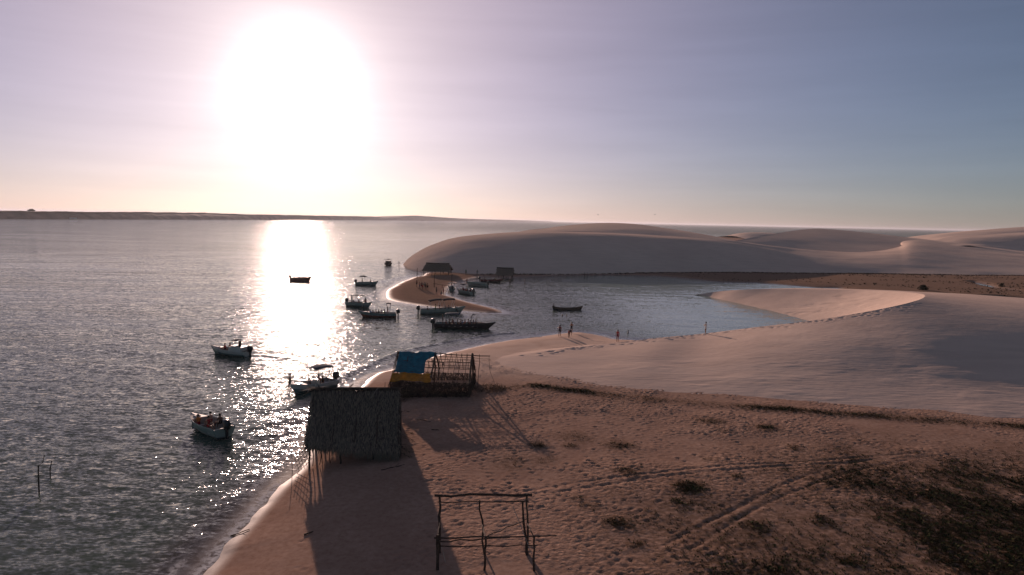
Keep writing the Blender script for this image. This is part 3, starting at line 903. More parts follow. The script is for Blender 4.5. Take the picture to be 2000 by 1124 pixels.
simple('creeper leaf', (0.046, 0.042, 0.018), rough=0.9, spec=0.04, var=0.5, scale=0.8)
simple('dry stalk', (0.085, 0.052, 0.028), rough=0.85, spec=0.15, var=0.45, scale=0.8)


# ------------------------------------------------------------------ thatch
def thatch_strips(m, a0, a1, b0, b1, rows, cols, length, rg, lift=0.05, width=0.05, spread=0.3, over=0.0):
    """frond strips laid in courses over the slope a0-a1 (top edge) to b0-b1 (bottom edge)"""
    a0, a1, b0, b1 = map(Vector, (a0, a1, b0, b1))
    nrm = (a1 - a0).cross(b0 - a0).normalized()
    if nrm.z < 0:
        nrm = -nrm
    for r_ in range(rows):
        t0 = r_ / rows
        for c in range(cols):
            s = (c + rg.uniform(-.5, 1.5)) / cols
            t = t0 + rg.uniform(-.5, .5) / rows
            s, t = min(max(s, -.01), 1.01), min(max(t, 0), 1)
            top = a0.lerp(a1, s).lerp(b0.lerp(b1, s), t)
            down = (b0.lerp(b1, s) - a0.lerp(a1, s)).normalized()
            side = (a1 - a0).normalized()
            d = (down + side * rg.uniform(-spread, spread) + nrm * rg.uniform(-.02, .10)).normalized()
            L = length * rg.uniform(.6, 1.25)
            wv = d.cross(nrm).normalized() * width * rg.uniform(.5, 1.2)
            top = top - Vector((0, 0, .10 * math.sin(math.pi * min(max(s, 0), 1)) + .07 * math.sin(math.pi * t)))
            p0 = top + nrm * rg.uniform(.01, lift)
            p1 = p0 + d * L * .55 + nrm * rg.uniform(0, lift)
            p2 = p0 + d * L + nrm * rg.uniform(-.03, lift * 1.5) + Vector((0, 0, -rg.uniform(0, over)))
            m.add([p0 - wv * .5, p0 + wv * .5, p1 - wv * .5, p1 + wv * .5, p2 - wv * .12, p2 + wv * .12],
                  [(0, 1, 3, 2), (2, 3, 5, 4)])


def slab(m, a0, a1, b0, b1, th=0.12, nu=10, nv=8, rg=None, jig=0.03):
    """an uneven thick sheet between two edges"""
    a0, a1, b0, b1 = map(Vector, (a0, a1, b0, b1))
    nrm = (a1 - a0).cross(b0 - a0).normalized()
    if nrm.z < 0:
        nrm = -nrm
    top, bot = [], []
    for j in range(nv + 1):
        for i in range(nu + 1):
            p = a0.lerp(a1, i / nu).lerp(b0.lerp(b1, i / nu), j / nv)
            p = p + nrm * rg.uniform(-jig, jig) - Vector((0, 0, .10 * math.sin(math.pi * i / nu) + .07 * math.sin(math.pi * j / nv)))
            if j == nv:
                p = p + (b0 - a0).normalized() * rg.uniform(-.1, .06)
            top.append(p)
            bot.append(p - nrm * th)
    n = len(top)
    fs = []
    W = nu + 1
    for j in range(nv):
        for i in range(nu):
            q = (j * W + i, j * W + i + 1, (j + 1) * W + i + 1, (j + 1) * W + i)
            fs.append(q)
            fs.append(tuple(reversed([k + n for k in q])))
    for j in range(nv):
        for i in (0, nu):
            q = (j * W + i, (j + 1) * W + i, (j + 1) * W + i + n, j * W + i + n)
            fs.append(q)
    for i in range(nu):
        for j in (0, nv):
            q = (j * W + i, j * W + i + 1, j * W + i + 1 + n, j * W + i + n)
            fs.append(q)
    m.add(top + bot, fs)


# ------------------------------------------------------------------ big thatched hut by the water
def build_hut():
    rg = random.Random(5)
    base = gz(-11, 48) if gz(-11, 48) > 0.2 else .6
    hut = empty('thatched_hut', (-11.0, 48.5, 0.0), R(9.5))
    tag(hut, 'large dark palm thatched hut at the water edge in the foreground', 'hut')
    # local frame: x along the ridge, -y towards the beach
    ZL, ZR = 4.62, 4.50
    RL, RR = (-3.1, 0.0, ZL), (2.88, 0.0, ZR)
    FL, FR = (-3.15, -4.35, 2.05), (2.92, -4.35, 1.42)
    BL, BR = (-3.1, 4.2, 2.0), (2.9, 4.2, 1.7)
    for (e0, e1, s1) in ((FL, FR, 0), (BL, BR, 1)):
        m = MB()
        slab(m, RL, RR, e0, e1, .14, 22, 14, rg, .04)
        roof = m.build('roof_slope', MAT['thatch'], hut)
        m = MB()
        mats3 = [('thatch', m), ('thatch pale', MB()), ('thatch dark', MB())]
        for (mn, mb_), nc in zip(mats3, (120, 60, 60)):
            thatch_strips(mb_, RL, RR, e0, e1, 44, nc if not s1 else nc // 3, .55, rg, .09, .036, .26, .06)
            # ragged ends sticking out past both gable edges
            for k in range(90):
                sd_ = rg.choice((0, 1))
                ta = rg.random()
                p = (Vector(RL) if sd_ == 0 else Vector(RR)).lerp(Vector(e0 if sd_ == 0 else e1), ta) + Vector((0, 0, .05))
                d = Vector(((-1 if sd_ == 0 else 1) * rg.uniform(.15, .8), (-1 if not s1 else 1) * rg.uniform(.2, .9), -rg.uniform(.3, .9))).normalized()
                wv = d.cross(Vector((0, 0, 1))).normalized() * rg.uniform(.012, .03)
                mb_.add([p - wv, p + wv, p + d * rg.uniform(.15, .5)], [(0, 1, 2)])
        for mn, mb_ in mats3[1:]:
            mb_.build('thatch_fronds', MAT[mn], roof)['kind'] = 'stuff'
        # ragged fringe hanging over the eave
        q0, q1 = Vector(RL).lerp(Vector(e0), .93), Vector(RR).lerp(Vector(e1), .93)
        for k in range(900):
            s = rg.random()
            p = q0.lerp(q1, s) + Vector((rg.uniform(-.03, .03), 0, rg.uniform(-.05, .06)))
            dirn = Vector((rg.uniform(-.18, .18), (-1 if not s1 else 1) * rg.uniform(.25, .75), -rg.uniform(.55, 1.0))).normalized()
            L = rg.uniform(.35, .9 + .5 * s)
            wv = Vector((1, 0, 0)) * rg.uniform(.012, .032)
            m.add([p - wv, p + wv, p + dirn * L * .6 - wv, p + dirn * L * .6 + wv, p + dirn * L], [(0, 1, 3, 2), (2, 3, 4)])
        fr = m.build('thatch_fronds', MAT['thatch'], roof)
        fr['kind'] = 'stuff'
    m = MB()
    for k in range(420):
        s = rg.uniform(-.02, 1.02)
        p = Vector(RL).lerp(Vector(RR), s) + Vector((0, rg.uniform(-.1, .1), rg.uniform(0, .1)))
        d = Vector((rg.uniform(-.7, .7), rg.choice((-1, 1)) * rg.uniform(.3, 1), rg.uniform(-.5, .12))).normalized()
        L = rg.uniform(.3, .6)
        wv = Vector((.03, 0, 0))
        m.add([p - wv, p + wv, p + d * L], [(0, 1, 2)])
    m.tube([(RL[0] - .2, 0, ZL + .04), (0, .02, 4.62), (RR[0] + .1, 0, ZR + .04)], .13, 8)
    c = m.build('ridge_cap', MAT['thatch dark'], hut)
    # loose frond heap at the left end of the ridge
    m = MB()
    for k in range(90):
        p = Vector((-3.1 + rg.uniform(-.35, .9), rg.uniform(-.2, .3), ZL + rg.uniform(-.05, .16)))
        d = Vector((rg.uniform(-1, .8), rg.uniform(-.8, .3), rg.uniform(-.35, .35))).normalized()
        wv = d.cross(Vector((0, 0, 1))).normalized() * .04
        m.add([p - wv, p + wv, p + d * rg.uniform(.3, .8)], [(0, 1, 2)])
    m.build('loose_fronds', MAT['thatch dark'], hut)['kind'] = 'stuff'
    m = stick((.9, -1.0, 4.15), (1.45, -.2, 4.75), .018, .012, .02)
    m.build('roof_stick', MAT['pale stick'], hut)
    # posts down to the sand
    for (x, y, zt, r_) in ((-2.95, -3.9, 2.2, .075), (-.9, -3.9, 2.0, .07), (1.2, -3.9, 1.85, .07), (2.9, -3.9, 1.6, .085),
                           (-2.9, 0, 4.5, .085), (2.9, 0, 4.4, .085), (-2.9, 3.9, 2.1, .07), (0, 3.9, 2.0, .07), (2.9, 3.9, 1.9, .07)):
        wp = Matrix.Rotation(R(9.5), 3, 'Z') @ Vector((x, y, 0)) + Vector((-11.0, 48.5, 0))
        g0 = gz(wp.x, wp.y) - .25
        stick((x + rg.uniform(-.08, .08), y, g0), (x, y, zt), r_, r_ * .8, .05, 7).build('post', MAT['weathered pole'], hut)
    for (p, q) in (((-3.2, -3.9, 2.12), (3.2, -3.9, 1.5)), ((-3.2, 3.9, 2.05), (3.2, 3.9, 1.75)), ((-3.1, 0, 4.42), (3.1, 0, 4.32))):
        stick(p, q, .06, .05, .04).build('beam', MAT['weathered pole'], hut)
    for x in (-2.9, -1.45, 0, 1.45, 2.9):
        for e in (-1, 1):
            stick((x, 0, 4.38), (x, e * 4.1, 2.0 - .08 * x if e < 0 else 1.85), .04, .035, .03).build('rafter', MAT['weathered pole'], hut)
    # woven frond walls: at the back and on the right-hand gable
    m = MB()
    for k in range(1500):
        x = rg.uniform(-1.2, 3.0)
        z = rg.uniform(.55, 2.2)
        L = rg.uniform(.5, 1.0)
        p = Vector((x, 3.75 + rg.uniform(-.06, .06), z))
        d = Vector((rg.uniform(-.3, .3), rg.uniform(-.1, .1), -1)).normalized()
        wv = Vector((rg.uniform(.03, .07), 0, 0))
        m.add([p - wv, p + wv, p + d * L], [(0, 1, 2)])
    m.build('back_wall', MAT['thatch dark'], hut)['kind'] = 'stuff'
    m = MB()
    for k in range(2400):
        y = rg.uniform(-4.0, 3.9)
        ztop = 4.4 - abs(y) * .66
        z = rg.uniform(.7, ztop)
        p = Vector((2.98 + rg.uniform(-.04, .1), y, z))
        d = Vector((rg.uniform(-.05, .22), rg.uniform(-.35, .35), -1)).normalized()
        wv = Vector((0, rg.uniform(.03, .07), 0))
        m.add([p - wv, p + wv, p + d * rg.uniform(.5, .9)], [(0, 1, 2)])
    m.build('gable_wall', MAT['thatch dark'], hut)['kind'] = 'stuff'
    # dry fronds sticking out at the right-hand corner
    for k in range(7):
        p = Vector((3.05, rg.uniform(-3.9, -1.6), rg.uniform(1.0, 1.9)))
        d = Vector((rg.uniform(.5, 1), rg.uniform(-.4, .3), rg.uniform(-.7, .3))).normalized()
        L = rg.uniform(.6, 1.15)
        m = MB()
        pts = [p, p + d * L * .5 + Vector((0, 0, .06)), p + d * L + Vector((0, 0, -.15))]
        m.tube(pts, [.018, .014, .008], 5)
        for q in range(14):
            t = rg.uniform(.2, 1)
            s = pts[0].lerp(pts[2], t)
            dd = (d * .6 + Vector((rg.uniform(-.5, .5), rg.choice((-1, 1)) * rg.uniform(.3, .9), -rg.uniform(.2, .9)))).normalized()
            wv = Vector((.012, .012, .01))
            m.add([s - wv, s + wv, s + dd * rg.uniform(.2, .42)], [(0, 1, 2)])
        m.build('dry_frond', MAT['dead palm'], hut)
    # broken lattice leaning out on the water side
    lat = empty('lattice', (0, 0, 0))
    lat.parent = hut
    o = Vector((-3.05, -3.95, 2.0))
    u_, v_ = Vector((-.62, -.1, -.62)), Vector((.30, -.05, -.95))
    for k in range(5):
        a = o + u_ * .12 + v_ * (.18 + .22 * k)
        stick(a - u_ * .1, a + u_ * rg.uniform(1.25, 1.55), .020, .016, .02).build('slat', MAT['weathered pole'], lat)
    for k in range(6):
        a = o + u_ * (.15 + .24 * k)
        stick(a - v_ * .05, a + v_ * rg.uniform(1.0, 1.3), .018, .014, .02).build('slat', MAT['weathered pole'], lat)
    for (x, y, z0) in ((-2.7, -3.6, 1.55), (-2.35, -3.2, 1.4), (-2.1, -3.7, 1.3), (-1.85, -3.4, 1.2)):
        stick((x, y, 2.0), (x + rg.uniform(-.25, .25), y + rg.uniform(-.1, .2), rg.uniform(.1, .4)), .04, .03, .06).build('brace', MAT['weathered pole'], hut)


build_hut()


# ------------------------------------------------------------------ pole shack with the two tarps
def build_shack():
    rg = random.Random(8)
    sh = empty('pole_shack', (-7.25, 63.0, 0.0), R(-1.5))
    tag(sh, 'open pole shack with torn blue and yellow tarpaulins on its roof', 'shack')
    X0, X1 = -3.58, 3.62
    ry, rz = 1.4, 4.22
    ey, ez = -2.0, 2.15
    by, bz = 4.4, 2.1

    def slope(x, t, front=True):
        return Vector((x, ry + ((ey if front else by) - ry) * t, rz + ((ez if front else bz) - rz) * t))
    stick((X0 - .1, ry, rz + .03), (X1 + 1.65, ry - .1, rz - .12), .055, .04, .05, seg=9).build('ridge_pole', MAT['weathered pole'], sh)
    for fr in (True, False):
        # rafters in crooked pairs
        for k in range(15):
            x = X0 + .05 + (X1 - X0 - .1) * k / 14
            if k in (0, 7, 14):
                r_ = (.05, .085, .10)[(0, 7, 14).index(k)]
            else:
                r_ = rg.uniform(.018, .03)
            xo = x + rg.uniform(-.14, .14)
            stick(slope(x, -.01, fr), slope(xo if k not in (0, 7, 14) else x, 1.06, fr), r_, r_ * .85, .04, 6, 5, rg).build('rafter', MAT['weathered pole'], sh)
        for t in (.30, .48, .66, .83, 1.0) if fr else (.22, .4, .6, .8, 1.0):
            stick(slope(X0 - .1, t, fr), slope(X1 + .1, t + rg.uniform(-.03, .05), fr), .03, .025, .05, 6, 8, rg).build('batten', MAT['weathered pole'], sh)
    # pale split slats on the far slope
    for k in range(26):
        x = rg.uniform(-.6, X1 - .2)
        t0 = rg.uniform(.35, .5)
        stick(slope(x, t0, False), slope(x + rg.uniform(-.1, .1), 1.0, False), .014, .012, .02, 5, 3, rg).build('slat', MAT['dead palm'], sh)
    # posts
    for (x, y, zt, r_) in ((X0, ey, ez + .1, .06), (0, ey, ez + .1, .085), (X1, ey, ez + .15, .11), (X0, by, bz, .06), (0, by, bz, .06), (X1, by, bz, .07), (X0, ry, rz, .05), (0, ry, rz, .07), (X1, ry, rz, .09)):
        stick((x + rg.uniform(-.08, .08), y, gz(-7.25 + x, 63 + y) - .2), (x, y, zt), r_, r_ * .85, .05, 7).build('post', MAT['weathered pole'], sh)
    stick((X0 - .45, ey - .1, gz(-11, 61) - .2), (X0 - .02, ry, rz), .035, .03, .08).build('leaning_pole', MAT['weathered pole'], sh)
    stick((X0 - .7, ey + .2, gz(-11.2, 61) - .2), (X0 - .5, ey, 2.1), .025, .02, .05).build('leaning_pole', MAT['weathered pole'], sh)
    stick((X1 + .55, ry - .1, gz(-3, 64) - .2), (X1 + .62, ry, rz - .02), .035, .03, .05).build('side_post', MAT['weathered pole'], sh)
    for t in (.3, .62):
        stick((X1, ry - .3, rz - 1.0 * t), (X1 + 1.75, ry - .4, rz - .3 - t * .35), .02, .015, .05).build('side_rail', MAT['weathered pole'], sh)
    pts = [(X1 + 1.55, ry - .15, rz - .15), (X1 + 1.62, ry - .4, 3.3), (X1 + 1.75, ry - .6, 2.6), (X1 + 2.15, ry - 1.0, 1.7), (X1 + 2.1, ry - 1.2, gz(-1.4, 63.0))]
    m = MB(); m.tube(smooth_line(pts, 5), .016, 5); m.build('hanging_rope', MAT['rope'], sh)
    # the wattle below the eave: upright sticks, brush between them
    for k in range(44):
        x = X0 + (X1 - X0) * (k + rg.uniform(-.3, .3)) / 43
        stick((x, ey + rg.uniform(-.06, .06), gz(-7.25 + x, 61) - .1), (x + rg.uniform(-.08, .08), ey + rg.uniform(-.06, .06), rg.uniform(1.5, 2.3)), .022, .016, .03, 5, 3, rg).build('wall_stick', MAT['weathered pole'], sh)
    for z in (1.1, 1.5, 1.9):
        stick((X0, ey - .05, z), (X1, ey - .05, z + rg.uniform(-.05, .05)), .03, .025, .04).build('wall_rail', MAT['weathered pole'], sh)
    m = MB()
    for k in range(5200):
        x = X0 + (X1 - X0) * rg.random()
        z = rg.uniform(.8, 2.25) if rg.random() < .75 else rg.uniform(.8, 1.4)
        p = Vector((x, ey + rg.uniform(-.25, .2), z))
        d = Vector((rg.uniform(-.6, .6), rg.uniform(-.5, .4), rg.uniform(-1, .15))).normalized()
        wv = d.cross(Vector((0, 1, 0.2))).normalized() * rg.uniform(.01, .03)
        m.add([p - wv, p + wv, p + d * rg.uniform(.2, .55)], [(0, 1, 2)])
    m.build('wall_brush', MAT['thatch dark'], sh)['kind'] = 'stuff'
    m = MB()
    for k in range(2600):
        s = rg.choice((X0, X1, None, None))
        if s is None:
            p = Vector((rg.uniform(X0, X1), by + rg.uniform(-.1, .1), rg.uniform(.8, 1.7)))
        else:
            p = Vector((s + rg.uniform(-.08, .08), rg.uniform(ey, by), rg.uniform(.8, 1.9)))
        d = Vector((rg.uniform(-.4, .4), rg.uniform(-.4, .4), -1)).normalized()
        wv = d.cross(Vector((rg.uniform(-1, 1), rg.uniform(-1, 1), .1))).normalized() * rg.uniform(.015, .04)
        m.add([p - wv, p + wv, p + d * rg.uniform(.3, .7)], [(0, 1, 2)])
    m.build('side_brush', MAT['thatch dark'], sh)['kind'] = 'stuff'
    # dry brush between this shack and the thatched hut
    # tarpaulins lying on the battens
    def tarp(name, mat, xa, xb, ta, tb, edge, sag, lift, nu=22, nv=16, seed=1):
        V, Fc = [], []
        r2 = np.random.RandomState(seed)
        ph = r2.uniform(0, 6, 6)
        for j in range(nv + 1):
            t = ta + (tb - ta) * j / nv
            for i in range(nu + 1):
                s = i / nu
                xr = xb - edge(j / nv)
                x = xa(j / nv) + (xr - xa(j / nv)) * s
                tt = t + (.03 * math.sin(7 * s + ph[0]) + .02 * math.sin(17 * s + ph[1])) * (j / nv)
                p = slope(x, tt)
                w_ = .06 * math.sin(9 * s + 5 * t + ph[2]) + .05 * math.sin(21 * s + 4 * t + ph[3]) + .025 * math.sin(13 * t + 3 * s + ph[4])
                p = p + Vector((0, -.55, .83)) * (lift + w_ * .8 - sag * math.sin(math.pi * s) * math.sin(math.pi * (j / nv)))
                V.append(p)
        W = nu + 1
        for j in range(nv):
            for i in range(nu):
                Fc.append((j * W + i, j * W + i + 1, (j + 1) * W + i + 1, (j + 1) * W + i))
        o = mesh_obj(name, V, Fc, mat, sh, True)
        so = o.modifiers.new('thick', 'SOLIDIFY'); so.thickness = .012
        return o
    tarp('blue_tarpaulin', MAT['blue tarp'], lambda v: X0 + .18 - .05 * v, .25, .0, .74, lambda v: 1.05 * sstep(0, .45, np.array(v)).item() - .15 * v, .06, .10, seed=3)
    tarp('yellow_tarpaulin', MAT['yellow tarp'], lambda v: X0 + .02 - .1 * v, .02, .74, 1.0, lambda v: .1 * math.sin(6 * v), .02, .13, 26, 10, seed=5)
    m = MB(); m.box((1.05 - .2, ry - .7, 3.35), (.14, .1, .3)); m.build('hanging_bag', MAT['dark canvas'], sh)


build_shack()


# ------------------------------------------------------------------ bare pole frame in the foreground
def build_frame():
    rg = random.Random(21)
    f = empty('unfinished_shelter', (-1.2, 32.0, 0.0))
    tag(f, 'bare frame of dark rough poles standing alone on the foreground sand', 'shelter')

    def st(a, b, r_, name, r1=None, wob=.05, mat='weathered pole'):
        stick(a, b, r_, r1, wob, 7, 6, rg).build(name, MAT[mat], f)
    o = Vector((-1.2, 32.0, 0))

    def P(p):
        return Vector(p) - o
    yb, yf = 31.6, 30.0
    g0 = .55
    # tall row at the back
    st(P((-3.20, yb, g0)), P((-3.26, yb, 3.80)), .075, 'post', .055)
    st(P((-1.02, yb, g0)), P((-1.33, yb, 3.62)), .05, 'post', .042, .08)
    st(P((1.10, yb, g0)), P((.72, yb, 3.64)), .06, 'post', .05, .08)
    st(P((1.02, yb + .15, g0)), P((.93, yb + .15, 3.92)), .055, 'post', .048, mat='old wood')
    st(P((-3.50, yb, 3.80)), P((1.18, yb, 3.93)), .055, 'beam', .07)
    st(P((-3.32, yb - .15, 3.55)), P((1.02, yb - .12, 3.66)), .026, 'rail', .03, .04)
    # short row in front
    st(P((-3.13, yf, g0)), P((-3.16, yf, 2.62)), .085, 'post', .07)
    st(P((-.98, yf, g0)), P((-.96, yf, 2.55)), .06, 'post', .05)
    st(P((1.27, yf, g0)), P((1.26, yf, 2.66)), .055, 'post', .045)
    st(P((-3.32, yf, 2.46)), P((2.30, yf + .1, 2.64)), .036, 'beam', .026, .05)
    st(P((-3.20, yf - .1, 2.34)), P((.15, yf, 2.56)), .032, 'rail', .032)
    st(P((-3.16, yf, 2.08)), P((1.42, yf + .05, 2.16)), .028, 'rail', .026)
    # side rails joining the rows
    st(P((-3.22, yb, 2.7)), P((-3.15, yf, 2.52)), .03, 'rail')
    st(P((-1.2, yb, 2.4)), P((-.97, yf, 2.46)), .032, 'rail')
    st(P((.95, yb, 2.75)), P((-.95, yf + .1, 2.52)), .026, 'rail')
    st(P((1.0, yb, 2.5)), P((1.26, yf, 2.54)), .032, 'rail')
    st(P((.28, yb + .4, 3.15)), P((1.16, yf + .1, 1.75)), .018, 'split_stick', .014, .01, 'pale stick')
    st(P((-3.05, yf + .2, 2.2)), P((-2.78, yf - .1, 1.35)), .018, 'split_stick', .014, .01, 'pale stick')


build_frame()


# ------------------------------------------------------------------ small thatched shelters across the lagoon
def far_hut(name, label, loc, rz_, L, Lr, D, zr, ze, tilt=0.0, seed=1, wall=True):
    rg = random.Random(seed)
    h = empty(name, loc, rz_)
    tag(h, label, 'hut')
    for s in (-1, 1):
        m = MB()
        a0, a1 = (-Lr / 2, 0, zr), (Lr / 2, 0, zr + tilt)
        b0, b1 = (-L / 2, s * D / 2, ze), (L / 2, s * D / 2, ze + tilt)
        slab(m, a0, a1, b0, b1, .18, 16, 8, rg, .05)
        thatch_strips(m, a0, a1, b0, b1, 9, 46, .9, rg, .1, .14, .3, .1)
        m.build('roof_slope', MAT['thatch'], h)
    m = MB()
    m.tube([(-Lr / 2 - .1, 0, zr + .06), (0, 0, zr), (Lr / 2 + .1, 0, zr + tilt + .06)], .16, 7)
    m.build('ridge_cap', MAT['thatch dark'], h)
    for x in (-L * .44, -L * .15, L * .15, L * .44):
        for s in (-1, 1):
            stick((x, s * D * .44, -.9), (x, s * D * .44, ze + .25), .08, .07, .05, 6, 4, rg).build('post', MAT['weathered pole'], h)
    for s in (-1, 1):
        stick((-L * .46, s * D * .44, ze + .05), (L * .46, s * D * .44, ze + .05), .07, .06, .03, 6, 4, rg).build('beam', MAT['weathered pole'], h)
    if wall:
        for e in (1,):
            m = MB()
            for k in range(260):
                y = rg.uniform(-D * .45, D * .45)
                ztop = zr - abs(y) / (D / 2) * (zr - ze)
                p = Vector((e * L * .42, y, rg.uniform(ze * .4, ztop)))
                wv = Vector((0, rg.uniform(.06, .12), 0))
                m.add([p - wv, p + wv, p + Vector((rg.uniform(-.1, .2), rg.uniform(-.2, .2), -.6))], [(0, 1, 2)])
            m.build('gable_wall', MAT['thatch dark'], h)['kind'] = 'stuff'
    return h


far_hut('thatched_shelter', 'long open thatched shelter on the sand spit below the dune', (-22.4, 204.5, .45), R(-3), 8.4, 6.9, 6.6, 3.25, 1.25, 0.0, 31)
far_hut('thatched_shelter', 'small dark thatched shelter standing in the lagoon shallows', (-2.1, 201.0, .0), R(-6), 4.9, 4.9, 4.2, 3.0, 1.15, -.05, 32)

# ------------------------------------------------------------------ boats
def hull_mesh(L, W, hs, hb, draft=.22, n=22, fine=2.0, canoe=False):
    """outer and inner shell of an open boat: x forward, waterline at z=0"""
    prof = [(0.0, 0.0), (0.30, 0.62), (0.55, 0.84), (0.78, 0.94), (1.0, 1.0)]   # height fraction, half-beam fraction
    ns = n + 1
    V, Fc, M = [], [], []

    def half(s):
        if canoe:
            return W / 2 * max(.04, (1 - abs(2 * s - 1) ** 2.4))
        if s < .35:
            return W / 2 * (.90 + .10 * s / .35)
        return W / 2 * max(.015, 1 - ((s - .35) / .65) ** (fine + .4))

    def sheer(s):
        if canoe:
            return hs + (hb - hs) * abs(2 * s - 1) ** 2.5
        return hs + (hb - hs) * s ** 2.2

    def ring(s, k, inset):
        b, gt = half(s), sheer(s)
        kz = -draft * (1 - s ** 4) - .02
        out = []
        for (hv, bv) in prof:
            z = kz + (gt - kz) * hv
            if inset and z < .10:
                z = .10
            x = -L / 2 + L * s * ((.88 if not canoe else .93) + (.12 if not canoe else .07) * hv)
            if canoe:
                x = (s - .5) * L * (.90 + .10 * hv)
            bb = b * bv
            if inset:
                bb = max(bb - .055, .004)
                x = -L / 2 + .06 + (x + L / 2) * (1 - .10 / L)
            out.append((x, bb, z))
        return out
    m = len(prof)
    for inset in (False, True):
        base = len(V)
        for k in range(ns):
            s = k / n
            r_ = ring(s, k, inset)
            for (x, y, z) in reversed(r_[1:]):
                V.append((x, -y, z))
            for (x, y, z) in r_:
                V.append((x, y, z))
        w_ = 2 * m - 1
        for k in range(n):
            for i in range(w_ - 1):
                q = (base + k * w_ + i, base + k * w_ + i + 1, base + (k + 1) * w_ + i + 1, base + (k + 1) * w_ + i)
                if inset:
                    q = q[::-1]
                Fc.append(q)
                d = min(i, w_ - 2 - i)
                M.append(2 if inset else (0 if d < 2 else 1))
        if not inset:
            Fc.append(tuple(base + i for i in range(w_)))
            M.append(0)
        else:
            Fc.append(tuple(base + i for i in reversed(range(w_))))
            M.append(2)
    off = len(V) // 2
    w_ = 2 * m - 1
    for k in range(n):
        for i in (0, w_ - 1):
            a, b = k * w_ + i, (k + 1) * w_ + i
            Fc.append((a, b, b + off, a + off))
            M.append(0)
    Fc.append((0, off, off + w_ - 1, w_ - 1))
    M.append(0)
    return V, Fc, M, half, sheer


def cowl(m, c, s):
    """rounded outboard hood"""
    cx, cy, cz = c
    lx, ly, lz = s
    rings = [(-.5, .75), (-.3, 1.0), (.15, 1.0), (.4, .8), (.5, .45)]
    V, Fc = [], []
    n = 10
    for (h, f) in rings:
        for k in range(n):
            t = 2 * math.pi * k / n
            V.append((cx + lx / 2 * f * math.copysign(abs(math.cos(t)) ** .6, math.cos(t)) + .06 * h, cy + ly / 2 * f * math.copysign(abs(math.sin(t)) ** .6, math.sin(t)), cz + lz * h))
    for j in range(len(rings) - 1):
        for k in range(n):
            Fc.append((j * n + k, j * n + (k + 1) % n, (j + 1) * n + (k + 1) % n, (j + 1) * n + k))
    Fc.append(tuple(reversed(range(n))))
    Fc.append(tuple(range((len(rings) - 1) * n, len(rings) * n)))
    m.add(V, Fc)


def canopy(b, x0, x1, w_, z, mat, arch=.12, poles=True, base_z=.5, tilt=0.0):
    V, Fc = [], []
    nu, nv = 8, 6
    for j in range(nv + 1):
        for i in range(nu + 1):
            s, t = i / nu, j / nv * 2 - 1
            V.append((x0 + (x1 - x0) * s, w_ / 2 * t, z + arch * (1 - t * t) + .5 * arch * math.sin(math.pi * s) + tilt * s))
    for j in range(nv):
        for i in range(nu):
            a = j * (nu + 1) + i
            Fc.append((a, a + 1, a + nu + 2, a + nu + 1))
    c = mesh_obj('canopy', V, Fc, mat, b, True)
    so = c.modifiers.new('thick', 'SOLIDIFY'); so.thickness = .05
    if poles:
        for xs in (x0 + .08, x1 - .08):
            for s in (-1, 1):
                m = MB()
                m.tube([((x0 + x1) / 2 + (xs - (x0 + x1) / 2) * .55, s * w_ * .47, base_z), (xs, s * w_ * .48, z + tilt * (1 if xs > (x0 + x1) / 2 else 0))], .024, 5)
                m.build('pole', MAT['bright metal'], c)
    return c


